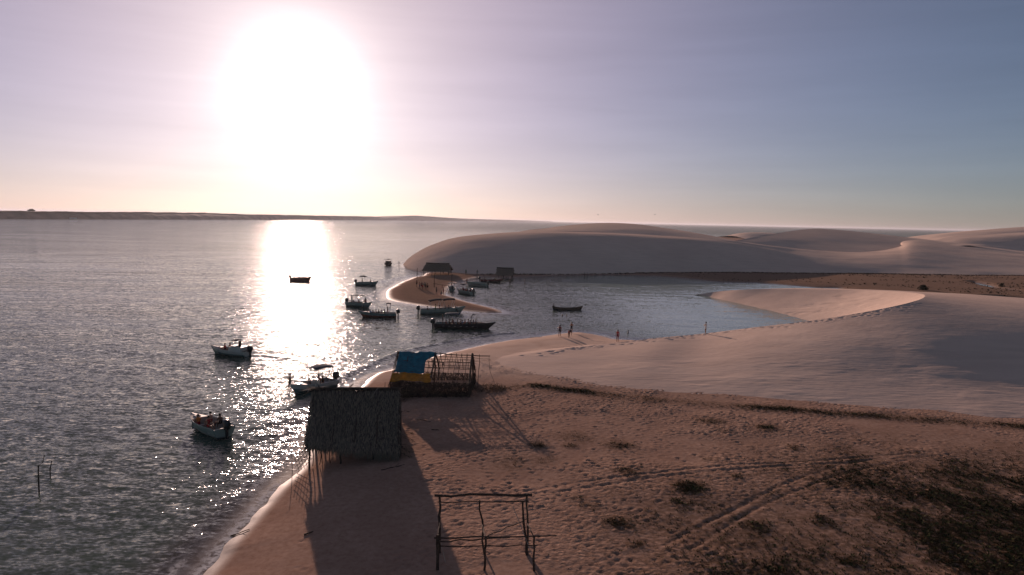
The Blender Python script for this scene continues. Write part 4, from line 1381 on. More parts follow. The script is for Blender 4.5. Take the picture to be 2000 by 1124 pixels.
def boat(label, cat, loc, head, L, W, hs, hb, mats, motor=1, benches=3, foredeck=True, rail=False, console=None, name='motorboat', canoe=False, group=None, motor_z=.35, tiltm=0.0):
    b = empty(name, (loc[0], loc[1], 0.0), R(head))
    tag(b, label, cat, group)
    V, Fc, M, half, sheer = hull_mesh(L, W, hs, hb, canoe=canoe)
    h = mesh_obj('hull', V, Fc, None, b, False, [MAT[x] for x in mats], M)
    me = h.data
    for s in (-1, 1):
        m = MB()
        pts = []
        for k in range(13):
            q = k / 12
            x = -L / 2 + L * q if not canoe else (q - .5) * L
            pts.append((x * .999, s * half(q) * 1.01, sheer(q) + .01))
        m.tube(pts, .03, 5)
        m.build('gunwale', MAT[mats[0]] if not canoe else MAT['old wood'], h)
    for k in range(benches):
        q = (.16 + .5 * k / max(benches - 1, 1)) if not canoe else (.2 + .6 * k / max(benches - 1, 1))
        m = MB()
        x = -L / 2 + L * q * .95 if not canoe else (q - .5) * L
        m.box((x, 0, .40 if not canoe else .28), (.32, half(q) * 1.84, .05))
        m.build('bench', MAT['cushion'] if not canoe else MAT['old wood'], b)
    if foredeck:
        V, Fc = [], []
        qs = [.70, .76, .82, .88, .94, .985]
        for q in qs:
            x = -L / 2 + L * q
            V += [(x, -half(q) * .97, sheer(q) + .015), (x, 0, sheer(q) + .07), (x, half(q) * .97, sheer(q) + .015)]
        for k in range(len(qs) - 1):
            a = k * 3
            Fc += [(a, a + 3, a + 4, a + 1), (a + 1, a + 4, a + 5, a + 2)]
        V += [(-L / 2 + L * .70, -half(.7) * .97, .15), (-L / 2 + L * .70, half(.7) * .97, .15)]
        nV = len(V)
        Fc.append((0, 1, 2, nV - 1, nV - 2))
        fd = mesh_obj('foredeck', V, Fc, MAT[mats[2]], b)
        m = MB(); m.box((-L / 2 + L * .80, 0, sheer(.8) + .075), (.42, .42, .03)); m.build('hatch', MAT['motor black'], fd)
    if rail:
        for s in (-1, 1):
            m = MB()
            pts = [(-L / 2 + L * q, s * half(q) * .92, sheer(q) + .28) for q in (.72, .8, .88, .95)]
            m.tube(pts, .016, 5)
            for p in pts:
                m.tube([(p[0], p[1], p[2] - .27), p], .014, 5)
            m.build('bow_rail', MAT['bright metal'], b)
    if console:
        x = console
        m = MB()
        m.box((x, 0, .55), (.5, W * .42, .8)); m.box((x - .12, 0, .98), (.26, W * .38, .08))
        c = m.build('console', MAT[mats[0]], b)
        m = MB()
        m.add([(x + .2, -W * .22, .95), (x + .2, W * .22, .95), (x - .02, W * .19, 1.32), (x - .02, -W * .19, 1.32), (x + .22, -W * .22, .95), (x + .22, W * .22, .95), (x, W * .19, 1.32), (x, -W * .19, 1.32)],
              [(0, 1, 2, 3), (7, 6, 5, 4), (0, 3, 7, 4), (1, 5, 6, 2), (3, 2, 6, 7), (0, 4, 5, 1)])
        m.build('windscreen', MAT['windscreen'], c)
        m = MB()
        m.tube([(x - .3 + .02 * math.cos(t), .17 * math.cos(t), .98 + .17 * math.sin(t)) for t in [k * math.pi / 6 for k in range(13)]], .014, 5)
        m.build('wheel', MAT['motor black'], c)
    for k in range(motor):
        y = 0 if motor == 1 else (-.32 + .64 * k)
        m = MB()
        cowl(m, (-L / 2 - .30, y, hs + motor_z), (.68, .46, .70))
        mo = m.build('outboard_motor', MAT['motor black'], b, True)
        m = MB()
        m.box((-L / 2 - .30, y, hs * .5 - .12), (.22, .14, hs + .35)); m.box((-L / 2 - .14, y, hs - .02), (.26, .24, .16))
        m.box((-L / 2 - .33, y, -.25), (.5, .04, .10))
        m.build('motor_leg', MAT['paint dark'], mo)
    return b


B = {}
B['a'] = boat('white motorboat with a bow rail and a black outboard, left of the glitter path', 'boat', (-34.3, 82.0), 165, 5.3, 1.9, .62, .95, ('paint white', 'paint teal grey', 'boat inside'), rail=True, benches=2)
m = MB(); m.box((-1.35, 0, .85), (1.7, 1.55, .5)); m.box((-1.0, 0, 1.16), (.7, 1.2, .16))
m.build('cockpit_coaming', MAT['paint white'], B['a'])
canopy(B['a'], -1.5, -.7, 1.0, 1.85, MAT['dark canvas'], .08, True, 1.05)
B['b'] = boat('pale motorboat seen from its stern, nearest to the camera', 'boat', (-23.7, 52.3), 143, 5.0, 1.95, .78, 1.0, ('paint pale green', 'paint white', 'boat inside'), benches=2)
m = MB(); m.box((-2.42, -.45, .55), (.14, .5, .55)); m.box((-2.62, .45, .10), (.34, .6, .06)); m.build('transom_step', MAT['motor black'], B['b'])
B['c'] = boat('motorboat with an awning moored bow first behind the thatched hut', 'boat', (-19.4, 65.8), -126, 5.2, 2.05, .68, 1.0, ('paint white', 'paint teal grey', 'boat inside'), rail=True, console=-.3)
canopy(B['c'], -1.9, .2, 1.7, 2.15, MAT['blue grey canvas'], .14, True, .7)
B['d'] = boat('low passenger boat crossing the brightest part of the sun glitter', 'boat', (-55.2, 178.2), -5, 5.6, 1.8, .85, 1.35, ('paint red brown', 'paint maroon', 'boat inside'), motor=1)
B['e'] = boat('pale motorboat with a thin awning frame beyond the left of the sand spit', 'boat', (-36.4, 171.2), -8, 5.6, 1.9, .70, 1.15, ('paint pale green', 'paint teal grey', 'boat inside'))
canopy(B['e'], -1.9, -.3, 1.5, 2.05, MAT['dark canvas'], .25, True, .7)
B['f'] = boat('pale motorboat with a flat dark awning anchored left of the spit tip', 'boat', (-29.0, 129.4), -30, 6.0, 1.95, .72, 1.1, ('paint pale green', 'paint teal grey', 'boat inside'))
canopy(B['f'], -1.6, 1.0, 1.6, 2.15, MAT['dark canvas'], .06, True, .7)
B['g'] = boat('open boat with a red brown bottom carrying a row of passengers', 'boat', (-23.0, 116.2), 187, 6.4, 1.9, .70, 1.0, ('paint teal grey', 'paint red brown', 'boat inside'), benches=4)
canopy(B['g'], -2.3, -1.5, 1.1, 2.35, MAT['dark canvas'], .08, True, .7)
B['h'] = boat('long grey green motorboat with two arched awnings beside the sand spit', 'boat', (-12.4, 122.5), 17, 8.4, 2.1, .80, 1.25, ('paint pale green', 'paint teal grey', 'boat inside'), benches=5)
canopy(B['h'], -2.6, -.35, 1.7, 2.25, MAT['dark canvas'], .22, True, .8, .25)
canopy(B['h'], -.1, 2.1, 1.7, 2.40, MAT['dark canvas'], .22, True, .8, .12)
B['i'] = boat('long black hulled passenger launch full of people in the lagoon mouth', 'boat', (-7.2, 106.2), -2, 9.6, 2.3, .70, 1.05, ('paint dark', 'paint dark', 'paint teal grey'), motor=2, benches=6)
canopy(B['i'], -3.2, -.8, 1.9, 2.15, MAT['blue grey canvas'], .16, True, .7, .1)
m = MB()
m.tube([(.9, .6, .7), (.85, .6, 1.7), (1.15, .3, 2.2), (1.5, .1, 2.1)], [.04, .05, .10, .05], 7)
m.build('furled_awning', MAT['dark canvas'], B['i'])
m = MB(); m.box((2.6, 0, .92), (1.6, 1.3, .10)); m.build('deck_cover', MAT['dark canvas'], B['i'])
B['j'] = boat('small covered boat seen end on, farthest out beside the dune tip', 'boat', (-45.0, 245.5), -98, 5.5, 2.1, .8, 1.1, ('paint dark', 'paint dark', 'boat inside'))
canopy(B['j'], -2.0, 1.4, 1.9, 2.05, MAT['dark canvas'], .12, True, .6)
m = MB(); m.box((-1.0, 0, 1.0), (1.6, 1.7, 1.1)); m.build('cabin', MAT['paint dark'], B['j'])
B['k'] = boat('pale green motorboat with an awning hoop drawn up beside the spit', 'boat', (-10.9, 156.6), 128, 6.6, 2.0, .72, 1.05, ('paint pale green', 'paint teal grey', 'boat inside'))
canopy(B['k'], -.6, 1.1, 1.6, 2.0, MAT['dark canvas'], .18, True, .7)
B['q'] = boat('small blue grey boat with its bow on the spit', 'boat', (-14.6, 163.4), 100, 4.6, 1.7, .65, 1.0, ('paint teal grey', 'paint teal grey', 'boat inside'), benches=2)
canopy(B['q'], -1.6, .4, 1.5, 1.7, MAT['blue grey canvas'], .15, True, .6)
B['l'] = boat('white motorboat with a dark side stripe nearest the spit beach', 'boat', (-9.2, 175.6), 152, 6.4, 2.0, .85, 1.05, ('paint pale green', 'paint white', 'boat inside'))
for s in (-1, 1):
    m = MB(); m.box((-.6, s * 1.0, .52), (2.2, .03, .16)); m.build('side_stripe', MAT['paint dark'], B['l'])
B['m'] = boat('dark maroon motorboat moored beside the small dark shelter', 'boat', (-5.6, 186.9), -4, 6.2, 1.9, .72, 1.0, ('paint maroon', 'paint dark', 'boat inside'))
B['n'] = boat('dark wooden canoe lying alone on the calm lagoon', 'canoe', (10.8, 131.0), 9, 6.1, 1.05, .40, .78, ('old wood', 'paint dark', 'old wood'), motor=0, benches=4, foredeck=False, name='canoe', canoe=True)

# anchor and mooring lines from the bows
for key, dx, dz in (('c', 2.2, .02), ('e', 3.0, -.1), ('f', 3.2, -.1), ('g', 3.0, -.1), ('h', 3.4, -.1), ('i', 3.2, -.1), ('k', 3.0, .1), ('l', 3.0, .1), ('m', 2.6, -.1), ('q', 1.6, .3)):
    L_ = {'c': 5.2, 'e': 5.6, 'f': 6.0, 'g': 6.4, 'h': 8.4, 'i': 9.6, 'k': 6.6, 'l': 6.4, 'm': 6.2, 'q': 4.6}[key] / 2
    m = MB()
    m.tube([(L_ - .12, 0, 1.0), (L_ + dx * .45, .05, .42), (L_ + dx, .1, dz)], .018, 5)
    m.build('mooring_rope', MAT['rope'], B[key])

# ------------------------------------------------------------------ people
for nm, c in (('skin tan', (0.30, 0.155, 0.095)), ('skin brown', (0.145, 0.072, 0.045)), ('skin pale', (0.44, 0.26, 0.185))):
    simple(nm, c, rough=0.55, spec=0.35, var=0.08)
for nm, c in (('black', (0.02, 0.02, 0.022)), ('red', (0.36, 0.035, 0.04)), ('white', (0.70, 0.68, 0.64)), ('navy', (0.03, 0.045, 0.10)), ('yellow', (0.50, 0.42, 0.05)), ('green', (0.08, 0.20, 0.10)),
              ('blue', (0.06, 0.14, 0.32)), ('orange', (0.55, 0.20, 0.05)), ('grey', (0.16, 0.16, 0.17)), ('pink', (0.52, 0.22, 0.25)), ('maroon', (0.16, 0.03, 0.04))):
    simple('cloth ' + nm, c, rough=0.85, spec=0.1, var=0.15)
simple('hair dark', (0.020, 0.014, 0.010), rough=0.6, spec=0.3, var=0.3)


def pose_mesh(name, J, head_dir=(0, 1, 0)):
    """J: joint name -> ((x, y, z), radius). One continuous skinned body."""
    bones = [('pelvis', 'spine', 'b'), ('spine', 'chest', 't'), ('chest', 'neck', 't'), ('neck', 'head', 's'), ('head', 'crown', 's')]
    for s in 'LR':
        bones += [('chest', 'sho' + s, 't'), ('sho' + s, 'elb' + s, 's'), ('elb' + s, 'wri' + s, 's'), ('wri' + s, 'han' + s, 's'),
                  ('pelvis', 'hip' + s, 'b'), ('hip' + s, 'mid' + s, 'b'), ('mid' + s, 'kne' + s, 's'), ('kne' + s, 'ank' + s, 's'), ('ank' + s, 'toe' + s, 's')]
    for s in 'LR':
        h, k = Vector(J['hip' + s][0]), Vector(J['kne' + s][0])
        J['mid' + s] = (tuple(h.lerp(k, .5)), (J['hip' + s][1] + J['kne' + s][1]) / 2)
    names = list(J)
    idx = {n: i for i, n in enumerate(names)}
    me = bpy.data.meshes.new('tmp')
    me.from_pydata([J[n][0] for n in names], [(idx[a], idx[b]) for a, b, _ in bones], [])
    o = bpy.data.objects.new('tmp', me)
    COL.objects.link(o)
    o.modifiers.new('skin', 'SKIN')
    sv = me.skin_vertices[0].data
    for n in names:
        r_ = J[n][1]
        sv[idx[n]].radius = (r_, r_)
        sv[idx[n]].use_root = (n == 'pelvis')
    sub = o.modifiers.new('sub', 'SUBSURF')
    sub.levels = sub.render_levels = 1
    dg = bpy.context.evaluated_depsgraph_get()
    dg.update()
    out = bpy.data.meshes.new_from_object(o.evaluated_get(dg))
    out.name = name
    bpy.data.objects.remove(o)
    out.materials.clear()
    for k in range(3):
        out.materials.append(MAT['skin tan'])
    cats = {'s': 0, 't': 1, 'b': 2}
    segs = [(Vector(J[a][0]), Vector(J[b][0]), cats[c]) for a, b, c in bones]
    mi = []
    for p in out.polygons:
        best = (1e9, 0)
        for a, b, c in segs:
            e = b - a
            t = max(0, min(1, (p.center - a).dot(e) / max(e.length_squared, 1e-9)))
            d = (p.center - a - e * t).length
            if d < best[0]:
                best = (d, c)
        mi.append(best[1])
    out.polygons.foreach_set('material_index', mi)
    out.polygons.foreach_set('use_smooth', [True] * len(mi))
    # hair: a cap over the back and top of the head
    hd, cr = Vector(J['head'][0]), Vector(J['crown'][0])
    c = hd.lerp(cr, .55)
    up = (cr - hd).normalized()
    fw = Vector(head_dir)
    V, Fc = [], []
    n = 10
    for j in range(5):
        th = j / 4 * 1.75
        for k in range(n):
            ph = 2 * math.pi * k / n
            rt = fw.cross(up)
            d = up * math.cos(th) + (fw * math.cos(ph) + rt * math.sin(ph)) * math.sin(th)
            r_ = .122 if d.dot(fw) < .35 else .104
            V.append(c - fw * .012 + d * r_)
    for j in range(4):
        for k in range(n):
            Fc.append((j * n + k, j * n + (k + 1) % n, (j + 1) * n + (k + 1) % n, (j + 1) * n + k))
    hm = bpy.data.meshes.new(name + '_hair')
    hm.from_pydata([tuple(v) for v in V], [], Fc)
    hm.polygons.foreach_set('use_smooth', [True] * len(Fc))
    hm.materials.append(MAT['hair dark'])
    return out, hm


def J_stand(armL, armR, legs=0.0, lean=0.0):
    J = {'pelvis': ((0, 0, .95), .125), 'spine': ((0, .01 + lean * .3, 1.13), .108), 'chest': ((0, .0 + lean * .7, 1.32), .125), 'neck': ((0, -.005 + lean, 1.47), .05),
         'head': ((0, .015 + lean, 1.55), .078), 'crown': ((0, .015 + lean, 1.67), .085)}
    for s, sg, ar in (('L', -1, armL), ('R', 1, armR)):
        J['sho' + s] = ((sg * .18, lean * .8, 1.40), .055)
        for n, p, r_ in (('elb', ar[0], .040), ('wri', ar[1], .030), ('han', ar[2], .034)):
            J[n + s] = ((sg * p[0], p[1] + lean * .7, p[2]), r_)
        J['hip' + s] = ((sg * .095, 0, .90), .095)
        J['kne' + s] = ((sg * .10, .02 + sg * legs * .5, .49), .062)
        J['ank' + s] = ((sg * .105, -.02 + sg * legs, .09), .040)
        J['toe' + s] = ((sg * .12, .12 + sg * legs, .03), .030)
    return J


DOWN = ((.235, 0, 1.12), (.25, .05, .87), (.25, .08, .76))
HIP = ((.33, -.05, 1.16), (.20, .06, .98), (.16, .10, .96))
PHONE = ((.25, .05, 1.14), (.12, .26, 1.22), (.07, .32, 1.27))
POSES = {
    'stand': pose_mesh('body', J_stand(DOWN, DOWN, .04)),
    'relax': pose_mesh('body', J_stand(HIP, DOWN, .10)),
    'phone': pose_mesh('body', J_stand(PHONE, PHONE, .08)),
    'walk': pose_mesh('body', J_stand(((.24, -.12, 1.13), (.25, .0, .9), (.24, .06, .80)), ((.24, .1, 1.13), (.24, .28, .98), (.22, .34, .93)), .24, .03)),
}
Jb = J_stand(DOWN, DOWN, .06)
Jb.update({'spine': ((0, .12, 1.04), .108), 'chest': ((0, .33, 1.02), .125), 'neck': ((0, .47, .95), .05), 'head': ((0, .53, .90), .078), 'crown': ((0, .61, .82), .085)})
for s, sg in (('L', -1), ('R', 1)):
    Jb['sho' + s] = ((sg * .18, .38, 1.00), .055)
    Jb['elb' + s] = ((sg * .2, .43, .72), .04)
    Jb['wri' + s] = ((sg * .16, .46, .46), .03)
    Jb['han' + s] = ((sg * .14, .47, .36), .034)
POSES['bend'] = pose_mesh('body', Jb, (0, -.5, .6))
Js = {'pelvis': ((0, 0, .12), .125), 'spine': ((0, .0, .30), .108), 'chest': ((0, .03, .49), .125), 'neck': ((0, .03, .64), .05), 'head': ((0, .05, .72), .078), 'crown': ((0, .05, .84), .085)}
for s, sg in (('L', -1), ('R', 1)):
    Js.update({'sho' + s: ((sg * .18, .03, .57), .055), 'elb' + s: ((sg * .24, .08, .31), .04), 'wri' + s: ((sg * .18, .30, .24), .03), 'han' + s: ((sg * .15, .37, .22), .034),
               'hip' + s: ((sg * .10, .05, .11), .095), 'kne' + s: ((sg * .12, .45, .12), .062), 'ank' + s: ((sg * .12, .47, -.28), .04), 'toe' + s: ((sg * .13, .60, -.33), .03)})
POSES['sit'] = pose_mesh('body', Js)
Jc = {'pelvis': ((0, 0, .30), .125), 'spine': ((0, .06, .46), .108), 'chest': ((0, .14, .63), .125), 'neck': ((0, .18, .77), .05), 'head': ((0, .21, .85), .078), 'crown': ((0, .22, .97), .085)}
for s, sg in (('L', -1), ('R', 1)):
    Jc.update({'sho' + s: ((sg * .18, .15, .70), .055), 'elb' + s: ((sg * .24, .32, .50), .04), 'wri' + s: ((sg * .14, .50, .40), .03), 'han' + s: ((sg * .10, .57, .36), .034),
               'hip' + s: ((sg * .11, .02, .28), .095), 'kne' + s: ((sg * .17, .38, .46), .062), 'ank' + s: ((sg * .14, .10, .09), .04), 'toe' + s: ((sg * .16, .25, .03), .03)})
POSES['crouch'] = pose_mesh('body', Jc)


def person(pose, loc, rz, top, bottom, skin, label, group=None, scale=1.0):
    body, hair = POSES[pose]
    o = bpy.data.objects.new('person', body)
    COL.objects.link(o)
    o.location = loc
    o.rotation_euler = (0, 0, rz)
    o.scale = (scale,) * 3
    for k, mm in enumerate((skin, top or skin, bottom)):
        o.material_slots[k].link = 'OBJECT'
        o.material_slots[k].material = MAT[mm]
    h = bpy.data.objects.new('hair', hair)
    COL.objects.link(h)
    h.parent = o
    tag(o, label, 'person', group)
    return o


def on_ground(p):
    return (p[0], p[1], gz(p[0], p[1]))


ST, SB_, SP = 'skin tan', 'skin brown', 'skin pale'
FACE_SUN = 0.0                                         # poses look along +Y, towards the sun
person('phone', (26.65, 92.60, 2.11), R(35), 'cloth white', 'cloth white', ST, 'person in pale clothes standing alone on the dune crest', scale=.97)
person('relax', on_ground((6.92, 95.86, 0.50)), R(-20), 'cloth maroon', 'cloth black', ST, 'person in dark red swimwear standing left of the bending one', 'bathers on the lagoon beach')
person('bend', on_ground((8.14, 94.76, 0.50)), R(200), 'cloth black', 'cloth red', SB_, 'person bending down to the sand on the lagoon beach', 'bathers on the lagoon beach')
person('phone', on_ground((8.96, 100.24, 0.40)), R(10), None, 'cloth black', ST, 'bare chested person in dark shorts with raised arms on the lagoon beach', 'bathers on the lagoon beach')
person('stand', (14.63, 92.60, 0.70), R(0), 'cloth red', 'cloth maroon', ST, 'person in a red swimsuit standing alone where dune meets lagoon')
person('stand', (9.24, 122.63, -1.42), R(30), None, 'cloth black', ST, 'left of the two heads of swimmers in the lagoon', 'swimmers in the lagoon')
person('stand', (10.03, 122.74, -1.42), R(60), None, 'cloth red', ST, 'right of the two heads of swimmers in the lagoon', 'swimmers in the lagoon')
person('stand', (18.15, 104.84, -1.30), R(60), None, 'cloth black', SB_, 'swimmer whose head shows just over the dune edge', 'swimmers in the lagoon')
person('walk', (-22.01, 66.97, -0.45), R(-65), None, 'cloth black', SB_, 'person wading beside the moored boat with the awning')
person('walk', (-41.06, 246.94, -0.20), R(60), None, 'cloth black', SB_, 'person wading between the far covered boat and the dune tip')
for px, rz_, tp, bt, ps, lb in (((-13.84, 203.41, 0.50), 20, 'cloth green', 'cloth black', 'stand', 'person in dark green beside the dune foot, right of the long shelter'),
                            ((-10.57, 205.25, 0.50), -40, 'cloth black', 'cloth grey', 'walk', 'person in black walking between the two thatched shelters'),
                            ((22.78, 214.24, 0.50), 90, 'cloth grey', 'cloth black', 'walk', 'left of two walkers at the foot of the back dune'),
                            ((23.61, 214.46, 0.50), 80, 'cloth maroon', 'cloth black', 'walk', 'right of two walkers at the foot of the back dune')):
    person(ps, on_ground(px), R(rz_), tp, bt, SB_, lb, scale=1.05)
person('stand', (-0.56, 181.36, -0.20), R(160), 'cloth black', 'cloth black', SB_, 'dark figure wading in front of the small dark shelter')
person('stand', (3.40, 181.14, -0.30), R(80), None, 'cloth black', SB_, 'person wading alone right of the small dark shelter')
SPIT = [((-23.02, 164.31, 0.50), 'stand', 'cloth maroon', 'cloth black', 'leftmost person of the group standing on the sand spit'), ((-21.70, 159.64, 0.50), 'relax', 'cloth red', 'cloth navy', 'person in red second from the left in the spit group'),
        ((-21.29, 159.72, 0.50), 'stand', 'cloth maroon', 'cloth maroon', 'person in maroon third from the left in the spit group'), ((-20.77, 158.05, 0.50), 'phone', None, 'cloth red', 'bare chested person in the middle of the spit group'),
        ((-20.59, 159.87, 0.50), 'stand', 'cloth grey', 'cloth black', 'person in grey third from the right in the spit group'), ((-20.15, 158.77, 0.50), 'relax', 'cloth green', 'cloth black', 'person in green second from the right in the spit group'),
        ((-19.60, 157.71, 0.50), 'stand', None, 'cloth black', 'rightmost person of the group standing on the sand spit')]
for k, (p, ps, tp, bt, lb) in enumerate(SPIT):
    person(ps, on_ground(p), R(60 + 47 * k), tp, bt, (ST, SB_)[k % 2], lb, 'group on the sand spit')
person('relax', on_ground((-16.69, 150.35, 0.40)), R(-60), 'cloth black', 'cloth black', SB_, 'person in black standing left of the crouching one on the spit', 'trio by the moored boats')
person('crouch', on_ground((-15.68, 149.96, 0.35)), R(-40), 'cloth black', 'cloth navy', SB_, 'person crouching at the spit water edge by the moored boats', 'trio by the moored boats')
person('stand', on_ground((-15.28, 151.56, 0.30)), R(70), 'cloth maroon', 'cloth red', ST, 'person in maroon standing right of the crouching one on the spit', 'trio by the moored boats')


def aboard(key, x, y, pose, face, top, bottom, skin, label, z=None, scale=1.0):
    b = B[key]
    a = b.rotation_euler.z
    p = Matrix.Rotation(a, 3, 'Z') @ Vector((x, y, 0)) + b.location
    zz = z if z is not None else (.43 if pose == 'sit' else .12)
    person(pose, (p.x, p.y, zz), a - math.pi / 2 + R(face), top, bottom, skin, label, 'people in the boats', scale)


aboard('a', .35, .25, 'sit', 10, 'cloth red', 'cloth black', ST, 'passenger in red nearer the camera in the railed white boat', .55)
aboard('a', .05, -.3, 'sit', 0, 'cloth maroon', 'cloth black', ST, 'passenger in maroon on the far side of the railed white boat', .55)
aboard('a', -1.55, 0, 'stand', 0, 'cloth black', 'cloth black', SB_, 'helmsman in black under the small canopy of the white boat', .30)
aboard('b', .7, .35, 'sit', 0, 'cloth orange', 'cloth red', ST, 'passenger in orange towards the bow of the nearest boat')
aboard('b', .1, -.35, 'sit', 20, None, 'cloth red', SP, 'bare shouldered passenger amidships in the nearest boat', .6)
aboard('b', -.5, .2, 'sit', -160, 'cloth red', 'cloth red', ST, 'passenger in red facing aft in the nearest boat', .5)
aboard('b', -.95, -.55, 'sit', 10, None, 'cloth black', SB_, 'dark haired helmsman beside the motor of the nearest boat', .62)
aboard('c', .55, .3, 'sit', 0, 'cloth grey', 'cloth black', SB_, 'passenger in grey in front of the moored boat awning')
aboard('c', -1.0, .35, 'sit', 0, 'cloth black', 'cloth black', SB_, 'dark passenger under the moored boat awning on its left')
aboard('c', -1.1, -.45, 'sit', 30, 'cloth maroon', 'cloth black', ST, 'passenger in maroon under the moored boat awning on its right')
for k, x in enumerate((-1.7, -1.0, -.2, .5)):
    aboard('d', x, (-.3, .3)[k % 2], 'sit', 0, ('cloth grey', 'cloth maroon', 'cloth black', 'cloth red')[k], 'cloth black', SB_, ('helmsman', 'second passenger from the stern', 'third passenger from the stern', 'passenger nearest the bow')[k] + ' of the boat in the sun glitter', .62)
aboard('e', -1.4, 0, 'stand', 0, 'cloth black', 'cloth black', SB_, 'helmsman under the awning frame of the boat beyond the spit')
aboard('e', .8, .2, 'sit', 180, 'cloth maroon', 'cloth black', SB_, 'passenger near the bow of the boat beyond the spit', .65)
aboard('f', -2.2, .2, 'phone', 30, 'cloth black', 'cloth black', SB_, 'person standing high at the stern of the anchored awning boat', .45)
aboard('f', 1.5, 0, 'stand', 160, 'cloth black', 'cloth maroon', SB_, 'person standing forward of the flat awning on the anchored boat')
for k in range(4):
    aboard('f', -1.2 + .65 * k, (-.4, .4)[k % 2], 'sit', 90, ('cloth grey', 'cloth navy', 'cloth maroon', 'cloth black')[k], 'cloth black', SB_, ('first', 'second', 'third', 'fourth')[k] + ' seated passenger from the stern under the flat awning')
aboard('g', -1.75, 0, 'stand', 0, 'cloth black', 'cloth red', SB_, 'helmsman standing under the small canopy of the red bottomed boat')
for k in range(7):
    aboard('g', -1.2 + .48 * k, (-.4, .35, -.1)[k % 3], 'sit', (0, 20, -30)[k % 3], ('cloth green', 'cloth navy', 'cloth black', 'cloth maroon', 'cloth grey', 'cloth blue', 'cloth red')[k], 'cloth black', (SB_, ST)[k % 2],
           ('first', 'second', 'third', 'fourth', 'fifth', 'sixth', 'seventh')[k] + ' seated passenger from the stern of the red bottomed boat')
aboard('h', -1.35, 0, 'stand', 0, 'cloth yellow', 'cloth green', SB_, 'helmsman in bright yellow green between the two arched awnings', .05)
for k in range(5):
    aboard('h', (-2.9, -.6, .3, 1.1, 2.2)[k], (-.4, .4)[k % 2], 'sit', 0, ('cloth navy', 'cloth red', 'cloth black', 'cloth grey', 'cloth black')[k], 'cloth black', SB_, ('first', 'second', 'third', 'fourth', 'fifth')[k] + ' seated passenger from the stern of the two awning boat', .55)
aboard('i', -3.6, .2, 'stand', 0, 'cloth black', 'cloth black', SB_, 'helmsman standing at the stern of the black launch', .35)
ORD = ('first', 'second', 'third', 'fourth', 'fifth', 'sixth', 'seventh', 'eighth', 'ninth', 'tenth', 'eleventh', 'twelfth')
for k in range(12):
    aboard('i', -3.0 + .42 * k, (-.6, .1, .65)[k % 3], 'sit', (0, 25, -20, 170)[k % 4], ('cloth red', 'cloth black', 'cloth maroon', 'cloth navy', 'cloth grey', 'cloth white', 'cloth blue')[k % 7], 'cloth black', (SB_, ST, SP)[k % 3],
           ORD[k] + ' seated passenger from the stern of the black launch', .50)
for k in range(5):
    aboard('k', -1.8 + .7 * k, (-.4, .4)[k % 2], 'sit', 0, ('cloth maroon', 'cloth red', 'cloth black', 'cloth grey', 'cloth red')[k], 'cloth black', (SB_, ST)[k % 2], ORD[k] + ' seated passenger from the stern of the boat with the hoop awning', .5)
aboard('l', 2.9, 0, 'stand', 90, None, 'cloth red', ST, 'person standing at the bow of the striped white motorboat', .1)
aboard('m', -2.0, .2, 'sit', 0, 'cloth black', 'cloth black', SB_, 'helmsman at the stern of the maroon boat', .5)
aboard('m', .3, .1, 'sit', 0, 'cloth white', 'cloth black', SB_, 'passenger in white amidships in the maroon boat', .5)
aboard('m', 1.0, -.2, 'sit', 180, 'cloth yellow', 'cloth black', SB_, 'passenger in yellow towards the bow of the maroon boat', .5)
aboard('n', -2.75, 0, 'sit', 0, 'cloth black', 'cloth black', SB_, 'person sitting at the stern end of the dark canoe', .42)

# ------------------------------------------------------------------ stakes, driftwood, poles
def single(name, label, cat, pts, rad, mat='weathered pole', n=6, group=None):
    m = MB()
    m.tube(pts, rad, n)
    o = m.build(name, MAT[mat], None)
    tag(o, label, cat, group)
    return o


def rel(p, dz):
    return (p[0], p[1], p[2] + dz)


p0 = (-28.28, 39.77, 0.00)
single('stake', 'tall bent wooden stake standing in the water at far left', 'stake', [rel(p0, -.6), rel(p0, .9), (p0[0] + .03, p0[1], 1.7), (p0[0] + .24, p0[1] + .1, 1.9), (p0[0] + .36, p0[1] + .1, 2.35)], [.045, .04, .035, .03, .024])
p0 = (-29.29, 42.27, 0.00)
single('stake', 'short thin stake in the water right of the bent one', 'stake', [rel(p0, -.6), rel(p0, .5), (p0[0] + .14, p0[1], 1.12)], [.038, .034, .026])
p0 = (-14.48, 44.40, 0.00)
single('stake', 'thin pole standing in the swash left of the thatched hut', 'pole', [rel(p0, -.5), (p0[0] - .02, p0[1], 1.0), (p0[0] - .1, p0[1], 1.75), (p0[0] - .28, p0[1], 1.78)], [.022, .02, .016, .014])
for p0, h, lb in (((-26.60, 190.23, 0.20), 3.0, 'leftmost thin pole on the spit before the long shelter'), ((-18.97, 165.71, 0.45), 3.2, 'middle pole on the spit beside the standing group'), ((-15.42, 173.45, 0.10), 2.8, 'rightmost pole on the spit above the moored boats')):
    single('pole', lb, 'pole', [rel(p0, -.6), rel(p0, h * .4), (p0[0] + .06, p0[1], p0[2] + h)], [.085, .08, .06], group='poles on the sand spit')
rail = empty('low_rail', on_ground((-17.32, 166.59, 0.40)))
tag(rail, 'low wooden rail running from the middle pole to the moored boats', 'rail')
stick((-2.0, .2, .95), (2.6, -1.0, .55), .06, .05, .05).build('bar', MAT['weathered pole'], rail)
for x in (-1.8, .2, 2.3):
    stick((x, .1 - .26 * x, -.4), (x, .1 - .26 * x, .85 - .08 * x), .05, .045, .03).build('leg', MAT['weathered pole'], rail)

